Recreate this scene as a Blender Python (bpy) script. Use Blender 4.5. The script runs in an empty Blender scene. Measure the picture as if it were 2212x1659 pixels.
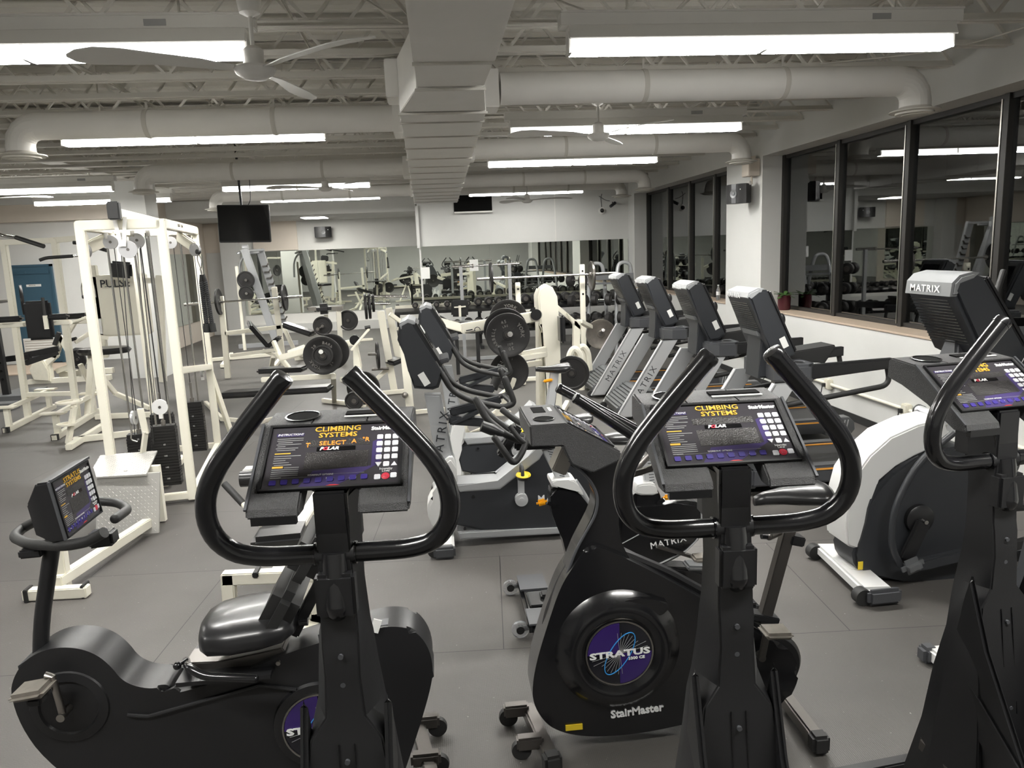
import bpy, bmesh, math, random
from mathutils import Vector, Matrix, Euler
PI=math.pi
SC=bpy.context.scene
COL=SC.collection
rnd=random.Random(7)

# ---------------- camera, world, exposure ----------------
EYE=Vector((0,0,2.05))
def make_camera():
    p,y,r=(math.radians(a) for a in (-10.05,5.53,-2.27))
    fwd=Vector((math.sin(y)*math.cos(p),math.cos(y)*math.cos(p),math.sin(p)))
    rt=Vector((math.cos(y),-math.sin(y),0)); up=rt.cross(fwd)
    rt2=rt*math.cos(r)+up*math.sin(r); up2=up*math.cos(r)-rt*math.sin(r)
    cd=bpy.data.cameras.new('camera'); cam=bpy.data.objects.new('camera',cd); COL.objects.link(cam)
    cam.matrix_world=Matrix(((rt2.x,up2.x,-fwd.x,EYE.x),(rt2.y,up2.y,-fwd.y,EYE.y),(rt2.z,up2.z,-fwd.z,EYE.z),(0,0,0,1)))
    cd.sensor_fit='HORIZONTAL'; cd.sensor_width=36.0; cd.lens=36.0*1640/2212
    cd.clip_start=.05; cd.clip_end=300
    SC.camera=cam
make_camera()
w=bpy.data.worlds.new('night'); SC.world=w; w.use_nodes=True
w.node_tree.nodes['Background'].inputs[0].default_value=(.010,.011,.016,1)
w.node_tree.nodes['Background'].inputs[1].default_value=1.0
SC.view_settings.view_transform='Standard'; SC.view_settings.look='None'
SC.view_settings.gamma=1; SC.view_settings.use_curve_mapping=False
SC.view_settings.exposure=0.36
cy=SC.cycles; cy.max_bounces=7; cy.diffuse_bounces=5; cy.glossy_bounces=4; cy.transmission_bounces=4; cy.transparent_max_bounces=8
cy.caustics_reflective=False; cy.caustics_refractive=False; cy.sample_clamp_indirect=6; cy.use_adaptive_sampling=True; cy.adaptive_threshold=.03; cy.use_denoising=True
LAMP_POWER=110.0      # emission of the fluorescent lamps

# ---------------- materials ----------------
M={}
def mat(name,col,rough=.5,metal=0.,bump=0.,bscale=60.,var=0.,vscale=4.,coat=0.,spec=.5,emit=None,es=0.,alpha=1.):
    m=bpy.data.materials.new(name); m.use_nodes=True; nt=m.node_tree; b=nt.nodes['Principled BSDF']
    b.inputs['Base Color'].default_value=(*col,1); b.inputs['Roughness'].default_value=rough
    b.inputs['Metallic'].default_value=metal; b.inputs['Coat Weight'].default_value=coat
    b.inputs['Specular IOR Level'].default_value=spec
    b.inputs['Coat Roughness'].default_value=.1
    tc=nt.nodes.new('ShaderNodeTexCoord')
    n=nt.nodes.new('ShaderNodeTexNoise'); n.inputs['Scale'].default_value=vscale; n.inputs['Detail'].default_value=4
    nt.links.new(tc.outputs['Object'],n.inputs['Vector'])
    v=max(var,.03)
    mx=nt.nodes.new('ShaderNodeMix'); mx.data_type='RGBA'
    mx.inputs[6].default_value=(*[c*(1-v) for c in col],1); mx.inputs[7].default_value=(*[min(1,c*(1+v)) for c in col],1)
    nt.links.new(n.outputs['Fac'],mx.inputs[0]); nt.links.new(mx.outputs[2],b.inputs['Base Color'])
    if bump:
        n2=nt.nodes.new('ShaderNodeTexNoise'); n2.inputs['Scale'].default_value=bscale; n2.inputs['Detail'].default_value=3
        nt.links.new(tc.outputs['Object'],n2.inputs['Vector'])
        bp=nt.nodes.new('ShaderNodeBump'); bp.inputs['Strength'].default_value=bump; bp.inputs['Distance'].default_value=.004
        nt.links.new(n2.outputs['Fac'],bp.inputs['Height']); nt.links.new(bp.outputs['Normal'],b.inputs['Normal'])
    if emit:
        b.inputs['Emission Color'].default_value=(*emit,1); b.inputs['Emission Strength'].default_value=es
    M[name]=m; return m
mat('wall_paint',(.62,.62,.60),.75,bump=.12,bscale=40,var=.03)
mat('cream_paint',(.68,.615,.54),.75,bump=.1,bscale=40,var=.03)
mat('ceiling_paint',(.72,.70,.65),.85,bump=.15,bscale=25,var=.06)
mat('joist_paint',(.62,.60,.55),.6,bump=.1,bscale=60,var=.05)
mat('duct_paint',(.84,.825,.79),.55,bump=.08,bscale=14,var=.05)
mat('fixture_white',(.72,.71,.68),.45)
mat('lamp_glow',(1,1,1),.5,emit=(1.0,.985,.94),es=LAMP_POWER)
mat('lamp_dim',(1,1,1),.5,emit=(1.0,.985,.94),es=LAMP_POWER*.3)
mat('lens_glow',(1,1,1),.5,emit=(1.0,.985,.95),es=4.5)
mat('panel_glow',(1,1,1),.5,emit=(1.0,.97,.9),es=45)
mat('sill_wood',(.50,.40,.31),.5,var=.12,vscale=9)
mat('window_frame',(.014,.012,.010),.5)
mat('white_frame',(.80,.77,.66),.38,bump=.05,bscale=90,var=.04)
mat('white_worn',(.74,.71,.60),.45,bump=.1,bscale=90,var=.12,vscale=14)
mat('black_plastic',(.011,.011,.012),.40,bump=.06,bscale=300,var=.1)
mat('console_leather',(.045,.045,.046),.45,bump=.9,bscale=420,var=.5,vscale=160)
mat('black_gloss',(.008,.008,.009),.22,coat=.4)
mat('black_foam',(.012,.012,.012),.5,bump=.2,bscale=400)
mat('black_vinyl',(.014,.014,.015),.3,bump=.35,bscale=9,coat=.15)
mat('black_iron',(.022,.021,.021),.5,metal=.3,bump=.25,bscale=120,var=.15)
mat('iron_letter',(.20,.19,.18),.45,metal=.4)
mat('worn_iron',(.20,.18,.16),.42,metal=.6,bump=.3,bscale=40,var=.35,vscale=18)
mat('chrome',(.62,.61,.59),.16,metal=1.)
mat('steel',(.42,.40,.37),.3,metal=1.,var=.1)
mat('dark_steel',(.16,.15,.14),.34,metal=.9)
mat('aluminium',(.50,.50,.51),.35,metal=.5,var=.03)
mat('silver_paint',(.40,.41,.42),.38,metal=.35)
mat('silver_light',(.56,.57,.58),.32,metal=.3)
mat('pale_plastic',(.66,.66,.65),.35)
mat('grey_paint',(.13,.135,.14),.42,metal=.25)
mat('mid_grey',(.20,.205,.21),.42,metal=.2)
mat('charcoal',(.026,.028,.032),.42,bump=.05,bscale=300)
mat('charcoal_light',(.06,.062,.068),.4)
mat('screen_dark',(.004,.004,.005),.08,coat=.5)
mat('matte_black',(.006,.006,.006),.9,spec=.1)
mat('panel_face',(.045,.042,.048),.16,coat=.25)
mat('panel_purple',(.060,.045,.135),.2,coat=.2)
mat('lcd_grey',(.035,.033,.033),.25,bump=.6,bscale=300,var=.8,vscale=300)
mat('key_white',(.70,.70,.74),.35)
mat('key_red',(.60,.04,.07),.35)
mat('key_purple',(.045,.03,.22),.35)
mat('print_white',(.75,.75,.75),.5)
mat('print_grey',(.33,.33,.33),.5)
mat('print_yellow',(.72,.42,.05),.45)
mat('led_orange',(.6,.2,.03),.5,emit=(1,.32,.04),es=.75)
mat('red_plastic',(.55,.03,.03),.35)
mat('orange_plastic',(.85,.36,.01),.35)
mat('orange_stripe',(.80,.36,.06),.4)
mat('yellow_plastic',(.75,.55,.03),.4)
mat('blue_print',(.03,.25,.62),.4)
mat('badge_purple',(.030,.013,.11),.25,coat=.4)
mat('badge_black',(.008,.008,.012),.25,coat=.4)
mat('label_white',(.72,.72,.70),.5)
mat('rubber_black',(.018,.018,.018),.6)
mat('door_blue',(.035,.085,.125),.45)
mat('mat_rubber',(.03,.03,.03),.7,bump=.3,bscale=200)
mat('pedal_resin',(.16,.145,.125),.35,var=.3,vscale=30)
mat('red_pot',(.06,.006,.012),.3,coat=.3)
mat('leaf_green',(.04,.09,.02),.4,var=.4,vscale=30)
mat('soil',(.03,.02,.015),.9)
mat('asphalt',(.03,.03,.032),.8,bump=.2,bscale=20)
mat('brick_grey',(.16,.17,.18),.8)
mat('paper',(.78,.78,.76),.6)
mat('tread_metal',(.60,.59,.565),.38,metal=.55,bump=.1,bscale=40,var=.06)
mat('rope_black',(.012,.012,.012),.7,bump=.8,bscale=150)
mat('belt_black',(.014,.014,.015),.5)

def floor_mat():
    m=bpy.data.materials.new('rubber_floor'); m.use_nodes=True; nt=m.node_tree; b=nt.nodes['Principled BSDF']
    L=nt.links.new; N=nt.nodes.new
    tc=N('ShaderNodeTexCoord')
    mp=N('ShaderNodeMapping'); mp.inputs['Rotation'].default_value=(0,0,math.radians(4)); L(tc.outputs['Object'],mp.inputs['Vector'])
    br=N('ShaderNodeTexBrick'); br.inputs['Scale'].default_value=1.0; br.inputs['Brick Width'].default_value=1.83
    br.inputs['Row Height'].default_value=1.22; br.inputs['Mortar Size'].default_value=.003; br.inputs['Mortar Smooth'].default_value=.3
    br.inputs['Color1'].default_value=(.092,.086,.080,1); br.inputs['Color2'].default_value=(.083,.078,.073,1); br.inputs['Mortar'].default_value=(.02,.02,.02,1)
    L(mp.outputs['Vector'],br.inputs['Vector'])
    n=N('ShaderNodeTexNoise'); n.inputs['Scale'].default_value=1.1; n.inputs['Detail'].default_value=6; L(tc.outputs['Object'],n.inputs['Vector'])
    mr=N('ShaderNodeMapRange'); mr.inputs[1].default_value=.3; mr.inputs[2].default_value=.7; mr.inputs[3].default_value=.82; mr.inputs[4].default_value=1.15
    L(n.outputs['Fac'],mr.inputs[0])
    mul=N('ShaderNodeMix'); mul.data_type='RGBA'; mul.blend_type='MULTIPLY'; mul.inputs[0].default_value=1
    L(br.outputs['Color'],mul.inputs[6]); L(mr.outputs[0],mul.inputs[7])
    # pale scuffs and dust
    n3=N('ShaderNodeTexNoise'); n3.inputs['Scale'].default_value=55; n3.inputs['Detail'].default_value=2; L(tc.outputs['Object'],n3.inputs['Vector'])
    cr=N('ShaderNodeMapRange'); cr.inputs[1].default_value=.72; cr.inputs[2].default_value=.78; L(n3.outputs['Fac'],cr.inputs[0])
    mx=N('ShaderNodeMix'); mx.data_type='RGBA'; mx.inputs[7].default_value=(.24,.235,.22,1)
    L(cr.outputs[0],mx.inputs[0]); L(mul.outputs[2],mx.inputs[6]); L(mx.outputs[2],b.inputs['Base Color'])
    b.inputs['Roughness'].default_value=.5; b.inputs['Specular IOR Level'].default_value=.45
    wv=N('ShaderNodeTexWave'); wv.inputs['Scale'].default_value=38; wv.bands_direction='X'; L(tc.outputs['Object'],wv.inputs['Vector'])
    n2=N('ShaderNodeTexNoise'); n2.inputs['Scale'].default_value=140; L(tc.outputs['Object'],n2.inputs['Vector'])
    ad=N('ShaderNodeMath'); ad.operation='MULTIPLY_ADD'; ad.inputs[1].default_value=.35; L(wv.outputs['Fac'],ad.inputs[0]); L(n2.outputs['Fac'],ad.inputs[2])
    bp=N('ShaderNodeBump'); bp.inputs['Strength'].default_value=.22; bp.inputs['Distance'].default_value=.004
    L(ad.outputs[0],bp.inputs['Height']); L(bp.outputs['Normal'],b.inputs['Normal'])
    M['rubber_floor']=m
floor_mat()
def glass_mat():
    m=bpy.data.materials.new('window_glass'); m.use_nodes=True; nt=m.node_tree; nt.nodes.remove(nt.nodes['Principled BSDF'])
    N=nt.nodes.new; L=nt.links.new; out=nt.nodes['Material Output']
    t=N('ShaderNodeBsdfTransparent'); t.inputs[0].default_value=(.86,.89,.89,1)
    g=N('ShaderNodeBsdfGlossy'); g.inputs['Roughness'].default_value=.004; g.inputs[0].default_value=(.9,.92,.92,1)
    f=N('ShaderNodeFresnel'); f.inputs['IOR'].default_value=2.5
    tc=N('ShaderNodeTexCoord'); n=N('ShaderNodeTexNoise'); n.inputs['Scale'].default_value=9; L(tc.outputs['Object'],n.inputs['Vector'])
    mr=N('ShaderNodeMapRange'); mr.inputs[3].default_value=.002; mr.inputs[4].default_value=.02; L(n.outputs['Fac'],mr.inputs[0]); L(mr.outputs[0],g.inputs['Roughness'])
    mx=N('ShaderNodeMixShader'); L(f.outputs[0],mx.inputs[0]); L(t.outputs[0],mx.inputs[1]); L(g.outputs[0],mx.inputs[2]); L(mx.outputs[0],out.inputs['Surface'])
    M['window_glass']=m
    m=bpy.data.materials.new('mirror_glass'); m.use_nodes=True; nt=m.node_tree; b=nt.nodes['Principled BSDF']
    b.inputs['Metallic'].default_value=1; b.inputs['Roughness'].default_value=.0; b.inputs['Base Color'].default_value=(.80,.84,.78,1)
    tc=nt.nodes.new('ShaderNodeTexCoord'); n=nt.nodes.new('ShaderNodeTexNoise'); n.inputs['Scale'].default_value=.9; nt.links.new(tc.outputs['Object'],n.inputs['Vector'])
    bp=nt.nodes.new('ShaderNodeBump'); bp.inputs['Strength'].default_value=.03; bp.inputs['Distance'].default_value=.02; nt.links.new(n.outputs['Fac'],bp.inputs['Height']); nt.links.new(bp.outputs['Normal'],b.inputs['Normal'])
    M['mirror_glass']=m
    m=bpy.data.materials.new('clear_plastic'); m.use_nodes=True; b=m.node_tree.nodes['Principled BSDF']
    b.inputs['Transmission Weight'].default_value=.85; b.inputs['Roughness'].default_value=.08; b.inputs['Base Color'].default_value=(.85,.87,.9,1); b.inputs['IOR'].default_value=1.3
    M['clear_plastic']=m
glass_mat()
def pattern_mat(name,kind,c1,c2,sx,sy,rough=.4,metal=0.):
    """tread plate, brick and knurl patterns: real surface patterns of their things"""
    m=bpy.data.materials.new(name); m.use_nodes=True; nt=m.node_tree; b=nt.nodes['Principled BSDF']; N=nt.nodes.new; L=nt.links.new
    tc=N('ShaderNodeTexCoord'); mp=N('ShaderNodeMapping'); L(tc.outputs['Object'],mp.inputs['Vector'])
    b.inputs['Roughness'].default_value=rough; b.inputs['Metallic'].default_value=metal
    if kind=='brick':
        mp.inputs['Rotation'].default_value=(PI/2,0,0)
        t=N('ShaderNodeTexBrick'); t.inputs['Scale'].default_value=sx; t.inputs['Mortar Size'].default_value=.012
        t.inputs['Color1'].default_value=(*c1,1); t.inputs['Color2'].default_value=(*[c*.85 for c in c1],1); t.inputs['Mortar'].default_value=(*c2,1)
        L(mp.outputs[0],t.inputs['Vector']); L(t.outputs['Color'],b.inputs['Base Color'])
    else:
        def wave(rot,off):
            m2=N('ShaderNodeMapping'); m2.inputs['Rotation'].default_value=(0,rot,0) ; L(tc.outputs['Generated'],m2.inputs['Vector']); return m2
        v=N('ShaderNodeTexVoronoi'); v.feature='DISTANCE_TO_EDGE'; mp.inputs['Rotation'].default_value=(0,0,0); mp.inputs['Scale'].default_value=(sx,sy,sx); v.inputs['Scale'].default_value=1; v.inputs['Randomness'].default_value=.12
        L(mp.outputs[0],v.inputs['Vector'])
        r=N('ShaderNodeMapRange'); r.inputs[1].default_value=.16; r.inputs[2].default_value=.24; L(v.outputs['Distance'],r.inputs[0])
        mx=N('ShaderNodeMix'); mx.data_type='RGBA'; mx.inputs[6].default_value=(*c1,1); mx.inputs[7].default_value=(*c2,1); L(r.outputs[0],mx.inputs[0]); L(mx.outputs[2],b.inputs['Base Color'])
        bp=N('ShaderNodeBump'); bp.inputs['Strength'].default_value=.7; bp.inputs['Distance'].default_value=.003; L(r.outputs[0],bp.inputs['Height']); L(bp.outputs[0],b.inputs['Normal'])
    M[name]=m
pattern_mat('brick_wall','brick',(.13,.135,.14),(.07,.07,.07),2.4,2.4,.85)

# ---------------- geometry helpers ----------------
def V(*a): return Vector(a[0]) if len(a)==1 else Vector(a)
def fillet(pts,r,n=6):
    """round the inner corners of a polyline"""
    pts=[V(p) for p in pts]; out=[pts[0]]
    for i in range(1,len(pts)-1):
        a,b,c=pts[i-1],pts[i],pts[i+1]
        rr=r[i-1] if isinstance(r,(list,tuple)) else r
        d1=(a-b); d2=(c-b); l=min(rr,d1.length*.48,d2.length*.48)
        p,q=b+d1.normalized()*l,b+d2.normalized()*l
        for k in range(n+1):
            t=k/n; out.append(p*(1-t)**2+b*2*t*(1-t)+q*t*t)
    out.append(pts[-1]); return out
def frame_of(d,up=(0,0,1)):
    d=V(d).normalized(); u=V(up)
    if abs(d.dot(u.normalized()))>.985: u=Vector((0,1,0)) if abs(d.y)<.9 else Vector((1,0,0))
    s=d.cross(u).normalized(); return s,s.cross(d).normalized()
class G:
    """collects shapes; put() links them as one mesh object"""
    def __init__(s): s.b=bmesh.new()
    def grid(s,rings,closed=True,caps=True,smooth=True):
        vs=[[s.b.verts.new(p) for p in r] for r in rings]; n=len(rings[0])
        for i in range(len(vs)-1):
            for j in range(n if closed else n-1):
                k=(j+1)%n; s.b.faces.new((vs[i][j],vs[i][k],vs[i+1][k],vs[i+1][j]))
        if caps:
            s.b.faces.new(vs[0][::-1]); s.b.faces.new(vs[-1])
        return s
    def box(s,c,d,rot=(0,0,0),bev=0):
        m=Matrix.Translation(V(c))@Euler([math.radians(a) for a in rot]).to_matrix().to_4x4()
        r=bmesh.ops.create_cube(s.b,size=1,matrix=m@Matrix.Diagonal((*d,1)))
        if bev:
            es=list({e for v in r['verts'] for e in v.link_edges}); bmesh.ops.bevel(s.b,geom=es,offset=bev,segments=2,affect='EDGES',clamp_overlap=True)
        return s
    def bb(s,a,b,bev=0):
        a,b=V(a),V(b); return s.box((a+b)/2,[abs(x) for x in (b-a)],bev=bev)
    def bar(s,a,b,w,h=None,up=(0,0,1),bev=0,ext=0):
        h=h or w; a,b=V(a),V(b); d=b-a; L=d.length; dn=d/L
        a=a-dn*ext; b=b+dn*ext
        x,z=frame_of(d,up); m=Matrix((x,dn,z)).transposed().to_4x4(); m.translation=(a+b)/2
        r=bmesh.ops.create_cube(s.b,size=1,matrix=m@Matrix.Diagonal((w,(b-a).length,h,1)))
        if bev:
            es=list({e for v in r['verts'] for e in v.link_edges}); bmesh.ops.bevel(s.b,geom=es,offset=bev,segments=2,affect='EDGES',clamp_overlap=True)
        return s
    def bars(s,pts,w,h=None,up=(0,0,1),bev=0):
        for a,b in zip(pts,pts[1:]): s.bar(a,b,w,h,up,bev,ext=min(w,h or w)*.45)
        return s
    def tube(s,pts,r,seg=12,fr=0,closed=False,cap=True,round_end=False):
        pts=[V(p) for p in pts]
        if fr: pts=fillet(pts,fr)
        n=len(pts); rr=(lambda i:r[min(len(r)-1,int(i*len(r)/n))] if isinstance(r,(list,tuple)) else r)
        tan=[]
        for i in range(n):
            if closed: t=(pts[(i+1)%n]-pts[i-1])
            else: t=pts[min(i+1,n-1)]-pts[max(i-1,0)]
            tan.append(t.normalized())
        a,_=frame_of(tan[0]); rings=[]
        for i in range(n):
            a=(a-tan[i]*a.dot(tan[i])).normalized(); c=tan[i].cross(a)
            ri=rr(i); rings.append([pts[i]+(a*math.cos(t)+c*math.sin(t))*ri for t in [2*PI*k/seg for k in range(seg)]])
        if round_end:
            def endr(i,sgn):
                res=[]
                for q in (.5,.85): 
                    res.append([pts[i]+(p-pts[i])*math.sqrt(1-q*q)+tan[i]*sgn*rr(i)*q*.7 for p in rings[i]])
                return res
            rings=endr(0,-1)[::-1]+rings+endr(n-1,1)
        if closed: rings.append(rings[0]); vs=[[s.b.verts.new(p) for p in r_] for r_ in rings[:-1]]; vs.append(vs[0]); 
        if closed:
            for i in range(len(vs)-1):
                for j in range(seg):
                    k=(j+1)%seg; s.b.faces.new((vs[i][j],vs[i][k],vs[i+1][k],vs[i+1][j]))
            return s
        return s.grid(rings,caps=cap)
    def cyl(s,a,b,r,r2=None,seg=20):
        a,b=V(a),V(b); x,z=frame_of(b-a); r2=r if r2 is None else r2
        f=lambda c,q:[c+(x*math.cos(t)+z*math.sin(t))*q for t in [2*PI*k/seg for k in range(seg)]]
        return s.grid([f(a,r),f(b,r2)])
    def lathe(s,prof,o,ax=(0,0,1),seg=28,sx=1.,sy=1.):
        """prof: (radius, height along ax)"""
        o=V(o); ax=V(ax).normalized(); x,z=frame_of(ax)
        rings=[[o+ax*h+(x*math.cos(t)*sx+z*math.sin(t)*sy)*max(r,1e-4) for t in [2*PI*k/seg for k in range(seg)]] for r,h in prof]
        return s.grid(rings)
    def prism(s,poly,plane,a,b,bev=0):
        """poly in plane 'Y' (x,z) / 'X' (y,z) / 'Z' (x,y), extruded from a to b along the plane's axis"""
        f={'Y':lambda p,d:(p[0],d,p[1]),'X':lambda p,d:(d,p[0],p[1]),'Z':lambda p,d:(p[0],p[1],d)}[plane]
        v0=[s.b.verts.new(f(p,a)) for p in poly]; v1=[s.b.verts.new(f(p,b)) for p in poly]; n=len(poly); fs=[]
        for i in range(n):
            j=(i+1)%n; fs.append(s.b.faces.new((v0[i],v0[j],v1[j],v1[i])))
        fs.append(s.b.faces.new(v0[::-1])); fs.append(s.b.faces.new(v1))
        if bev:
            es=list(fs[-1].edges)+list(fs[-2].edges); bmesh.ops.bevel(s.b,geom=es,offset=bev,segments=2,affect='EDGES',clamp_overlap=True)
        return s
    def ball(s,c,r,sc=(1,1,1),seg=16):
        m=Matrix.Translation(V(c))@Matrix.Diagonal((*sc,1)); bmesh.ops.create_uvsphere(s.b,u_segments=seg,v_segments=max(6,seg//2),radius=r,matrix=m); return s
    def xf(s,m):
        bmesh.ops.transform(s.b,matrix=m,verts=s.b.verts[:]); return s
def cha(p,n=2):
    """round the outline of a closed polygon by cutting its corners"""
    for _ in range(n):
        q=[]
        for i in range(len(p)):
            a,b=p[i],p[(i+1)%len(p)]; q+=[(a[0]*.75+b[0]*.25,a[1]*.75+b[1]*.25),(a[0]*.25+b[0]*.75,a[1]*.25+b[1]*.75)]
        p=q
    return p
WORLD={}   # things whose parts are given in world coordinates -> their base point
def root_of(o):
    while o.parent: o=o.parent
    return o
def put(name,g,m,parent=None,bev=0,angle=38,label=None):
    b=g.b
    bmesh.ops.remove_doubles(b,verts=b.verts[:],dist=1e-6)
    bmesh.ops.recalc_face_normals(b,faces=b.faces[:])
    if bev:
        es=[e for e in b.edges if len(e.link_faces)==2 and e.calc_face_angle(0)>.7]
        bmesh.ops.bevel(b,geom=es,offset=bev,segments=2,affect='EDGES',clamp_overlap=True)
    if parent is not None and root_of(parent).name in WORLD:
        bmesh.ops.translate(b,verts=b.verts[:],vec=-WORLD[root_of(parent).name])
    a=math.radians(angle)
    for f in b.faces: f.smooth=True
    for e in b.edges:
        if len(e.link_faces)!=2 or e.calc_face_angle(0)>a: e.smooth=False
    me=bpy.data.meshes.new(name); b.to_mesh(me); b.free()
    me.materials.append(M[m] if isinstance(m,str) else m)
    o=bpy.data.objects.new(name,me); COL.objects.link(o)
    if parent is not None: o.parent=parent
    if label: o['label']=label
    return o
def thing(name,label,cat,loc=(0,0,0),rz=0,group=None,world=False):
    o=bpy.data.objects.new(name,None); COL.objects.link(o); o.empty_display_size=.1
    o.location=loc; o.rotation_euler=(0,0,rz); o['label']=label; o['category']=cat
    if group: o['group']=group
    if world: WORLD[o.name]=V(loc)
    return o
def tag(o,label,cat,group=None,kind=None):
    o['label']=label; o['category']=cat
    if group: o['group']=group
    if kind: o['kind']=kind
    return o
def struct(name,g,m,parent=None,bev=0,angle=38):
    o=put(name,g,m,parent,bev,angle)
    if parent is None: o['kind']='structure'
    return o
def kids(o): return [c for c in bpy.data.objects if c.parent==o]
def dup(root,loc,rz=0,label=None,group=None):
    r=root.copy(); COL.objects.link(r); r.location=loc; r.rotation_euler=(0,0,rz) if not isinstance(rz,(tuple,list)) else rz
    if label: r['label']=label
    if group: r['group']=group
    def rec(a,b):
        for ch in kids(a):
            c=ch.copy(); COL.objects.link(c); c.parent=b; rec(ch,c)
    rec(root,r); return r
def text(body,size,o,ex,ey,depth=.0008,align='CENTER',shear=0,space=1.,bold=0.,sx=1.,font_h=None):
    """letters as geometry: origin o, writing direction ex, up direction ey -> G"""
    cu=bpy.data.curves.new('t','FONT'); cu.body=body; cu.size=size; cu.extrude=depth; cu.align_x=align; cu.align_y='CENTER'
    cu.shear=shear; cu.space_character=space; cu.offset=bold; cu.resolution_u=2; cu.space_line=.8
    ob=bpy.data.objects.new('t',cu); me=bpy.data.meshes.new_from_object(ob)
    g=G(); g.b.from_mesh(me); bpy.data.objects.remove(ob); bpy.data.curves.remove(cu); bpy.data.meshes.remove(me)
    ex=V(ex).normalized(); ey=V(ey); ey=(ey-ex*ey.dot(ex)).normalized(); ez=ex.cross(ey)
    m=Matrix((ex*sx,ey,ez)).transposed().to_4x4(); m.translation=V(o)
    return g.xf(m)

# ---------------- the room ----------------
XW=4.6; XG=4.93; YB=17.75; YL=22.0; ZC=3.95; XL=-12.0; YR=-3.6
struct('floor',G().bb((XL,YR,-.1),(XW+.5,YL+.3,0)),'rubber_floor')
g=G().bb((XL,YR,ZC),(XW+.5,YL+.3,ZC+.1))
for i in range(62): g.bb((XL,YR+.1+.41*i,ZC-.035),(XW,YR+.18+.41*i,ZC))
struct('ceiling',g,'ceiling_paint')
# right (window) wall
g=G().bb((XW,YR,0),(XG+.2,YB+.3,1.06)); g.bb((XW,YR,3.18),(XG+.2,YB+.3,ZC))
for a,b in ((10.42,11.72),(17.22,YB+.3),(-1.2,0.1)): g.bb((XW,a,1.06),(XG+.2,b,3.18))
struct('wall_right',g,'wall_paint')
struct('baseboard_right',G().bb((XW-.012,YR,0),(XW,YB,.085)),'rubber_black')
struct('trim_1',G().bb((XW-.015,.1,1.06),(XG,10.42,1.083)),'sill_wood',bev=.004)
struct('trim_2',G().bb((XW-.015,11.72,1.06),(XG,17.22,1.083)),'sill_wood',bev=.004)
def window(n,y0,y1,muls):
    g=G(); z0,z1=1.083,3.18
    g.bb((XG-.03,y0,z0),(XG+.05,y1,z0+.045)); g.bb((XG-.03,y0,z1-.05),(XG+.05,y1,z1))
    for y in [y0+.035]+muls+[y1-.035]:
        g.bb((XG-.05,y-.035,z0),(XG+.05,y+.035,z1)); 
    f=struct('window_%d'%n,g,'window_frame',bev=.003)
    ys=[y0]+muls+[y1]
    for a,b in zip(ys,ys[1:]): put('pane',G().bb((XG,a,z0+.02),(XG+.006,b,z1-.02)),'window_glass',f)
    g=G()
    for y in muls: g.bb((XG-.056,y+.037,z0+.03),(XG-.03,y+.052,z1-.04))
    put('glazing_bead',g,'steel',f)
window(1,.1,10.42,[2.19,3.54,4.89,6.24,7.58,8.94])
window(2,11.72,17.22,[12.98,14.28,15.6])
# back wall right with its mirror, pilaster line and joint
g=G().bb((-.29,YB,0),(XW+.3,YB+.3,ZC)); struct('wall_back',g,'wall_paint')
struct('trim_3',G().bb((-.33,YB-.06,2.16),(-.26,YB+.02,3.1)),'wall_paint')
struct('trim_4',G().bb((2.86,YB-.008,2.2),(2.885,YB,ZC)),'fixture_white')
def mirror(y,xs,z0,z1,label,name='wall_mirror',t=.012):
    for i,(a,b,lab) in enumerate(xs):
        o=put(name,G().bb((a+.002,y-t,z0),(b-.002,y,z1)),'mirror_glass'); tag(o,lab,'mirror','mirror panels on the back wall')
mirror(YB,[(-.25,1.32,'wall mirror behind the small dumbbells at the left of the rack'),(1.32,2.87,'wall mirror behind the middle of the long dumbbell rack'),(2.87,4.22,'wall mirror above the right end of the dumbbell rack'),(4.22,4.58,'narrow wall mirror strip in the corner beside the windows')],.86,2.19,'')
# alcove at the left
struct('wall_alcove',G().bb((-6.2,YL,0),(-.29,YL+.3,ZC)),'wall_paint')
struct('wall_partition',G().bb((-.29,YB+.3,0),(-.1,YL,ZC)),'wall_paint')
struct('wall_alcove_left',G().bb((-6.4,17.5,0),(-6.2,YL+.3,ZC)),'cream_paint')
g=G().bb((XL-.2,17.5,0),(-9.05,17.8,ZC)); g.bb((-8.16,17.5,0),(-6.4,17.8,ZC)); g.bb((-9.05,17.5,2.13),(-8.16,17.8,ZC)); struct('wall_left_back',g,'wall_paint')
struct('wall_left',G().bb((XL-.2,YR,0),(XL,17.8,ZC)),'wall_paint')
g=G().bb((XL,YR-.2,0),(XW+.5,YR,ZC)); struct('wall_front',g,'wall_paint')
struct('trim_5',G().bb((-6.2,19.1,3.06),(-.34,YL,3.46)),'wall_paint')      # dropped soffit of the alcove
struct('trim_6',G().bb((-9.3,17.2,3.02),(-6.4,17.5,3.36)),'cream_paint')
struct('trim_7',G().bb((XL,17.1,3.36),(-6.2,17.5,3.6)),'wall_paint')
g=G().bb((-3.72,YL-.5,.48),(-3.66,YL,3.06)); 
struct('trim_8',G().bb((-4.9,YL-.06,2.27),(-3.70,YL,3.06)),'cream_paint')
struct('trim_9',G().bb((-6.2,YL-.04,2.27),(-5.72,YL,3.06)),'cream_paint')
struct('trim_10',G().bb((-5.72,YL-.35,0),(-5.28,YL,3.06)),'wall_paint')
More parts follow.
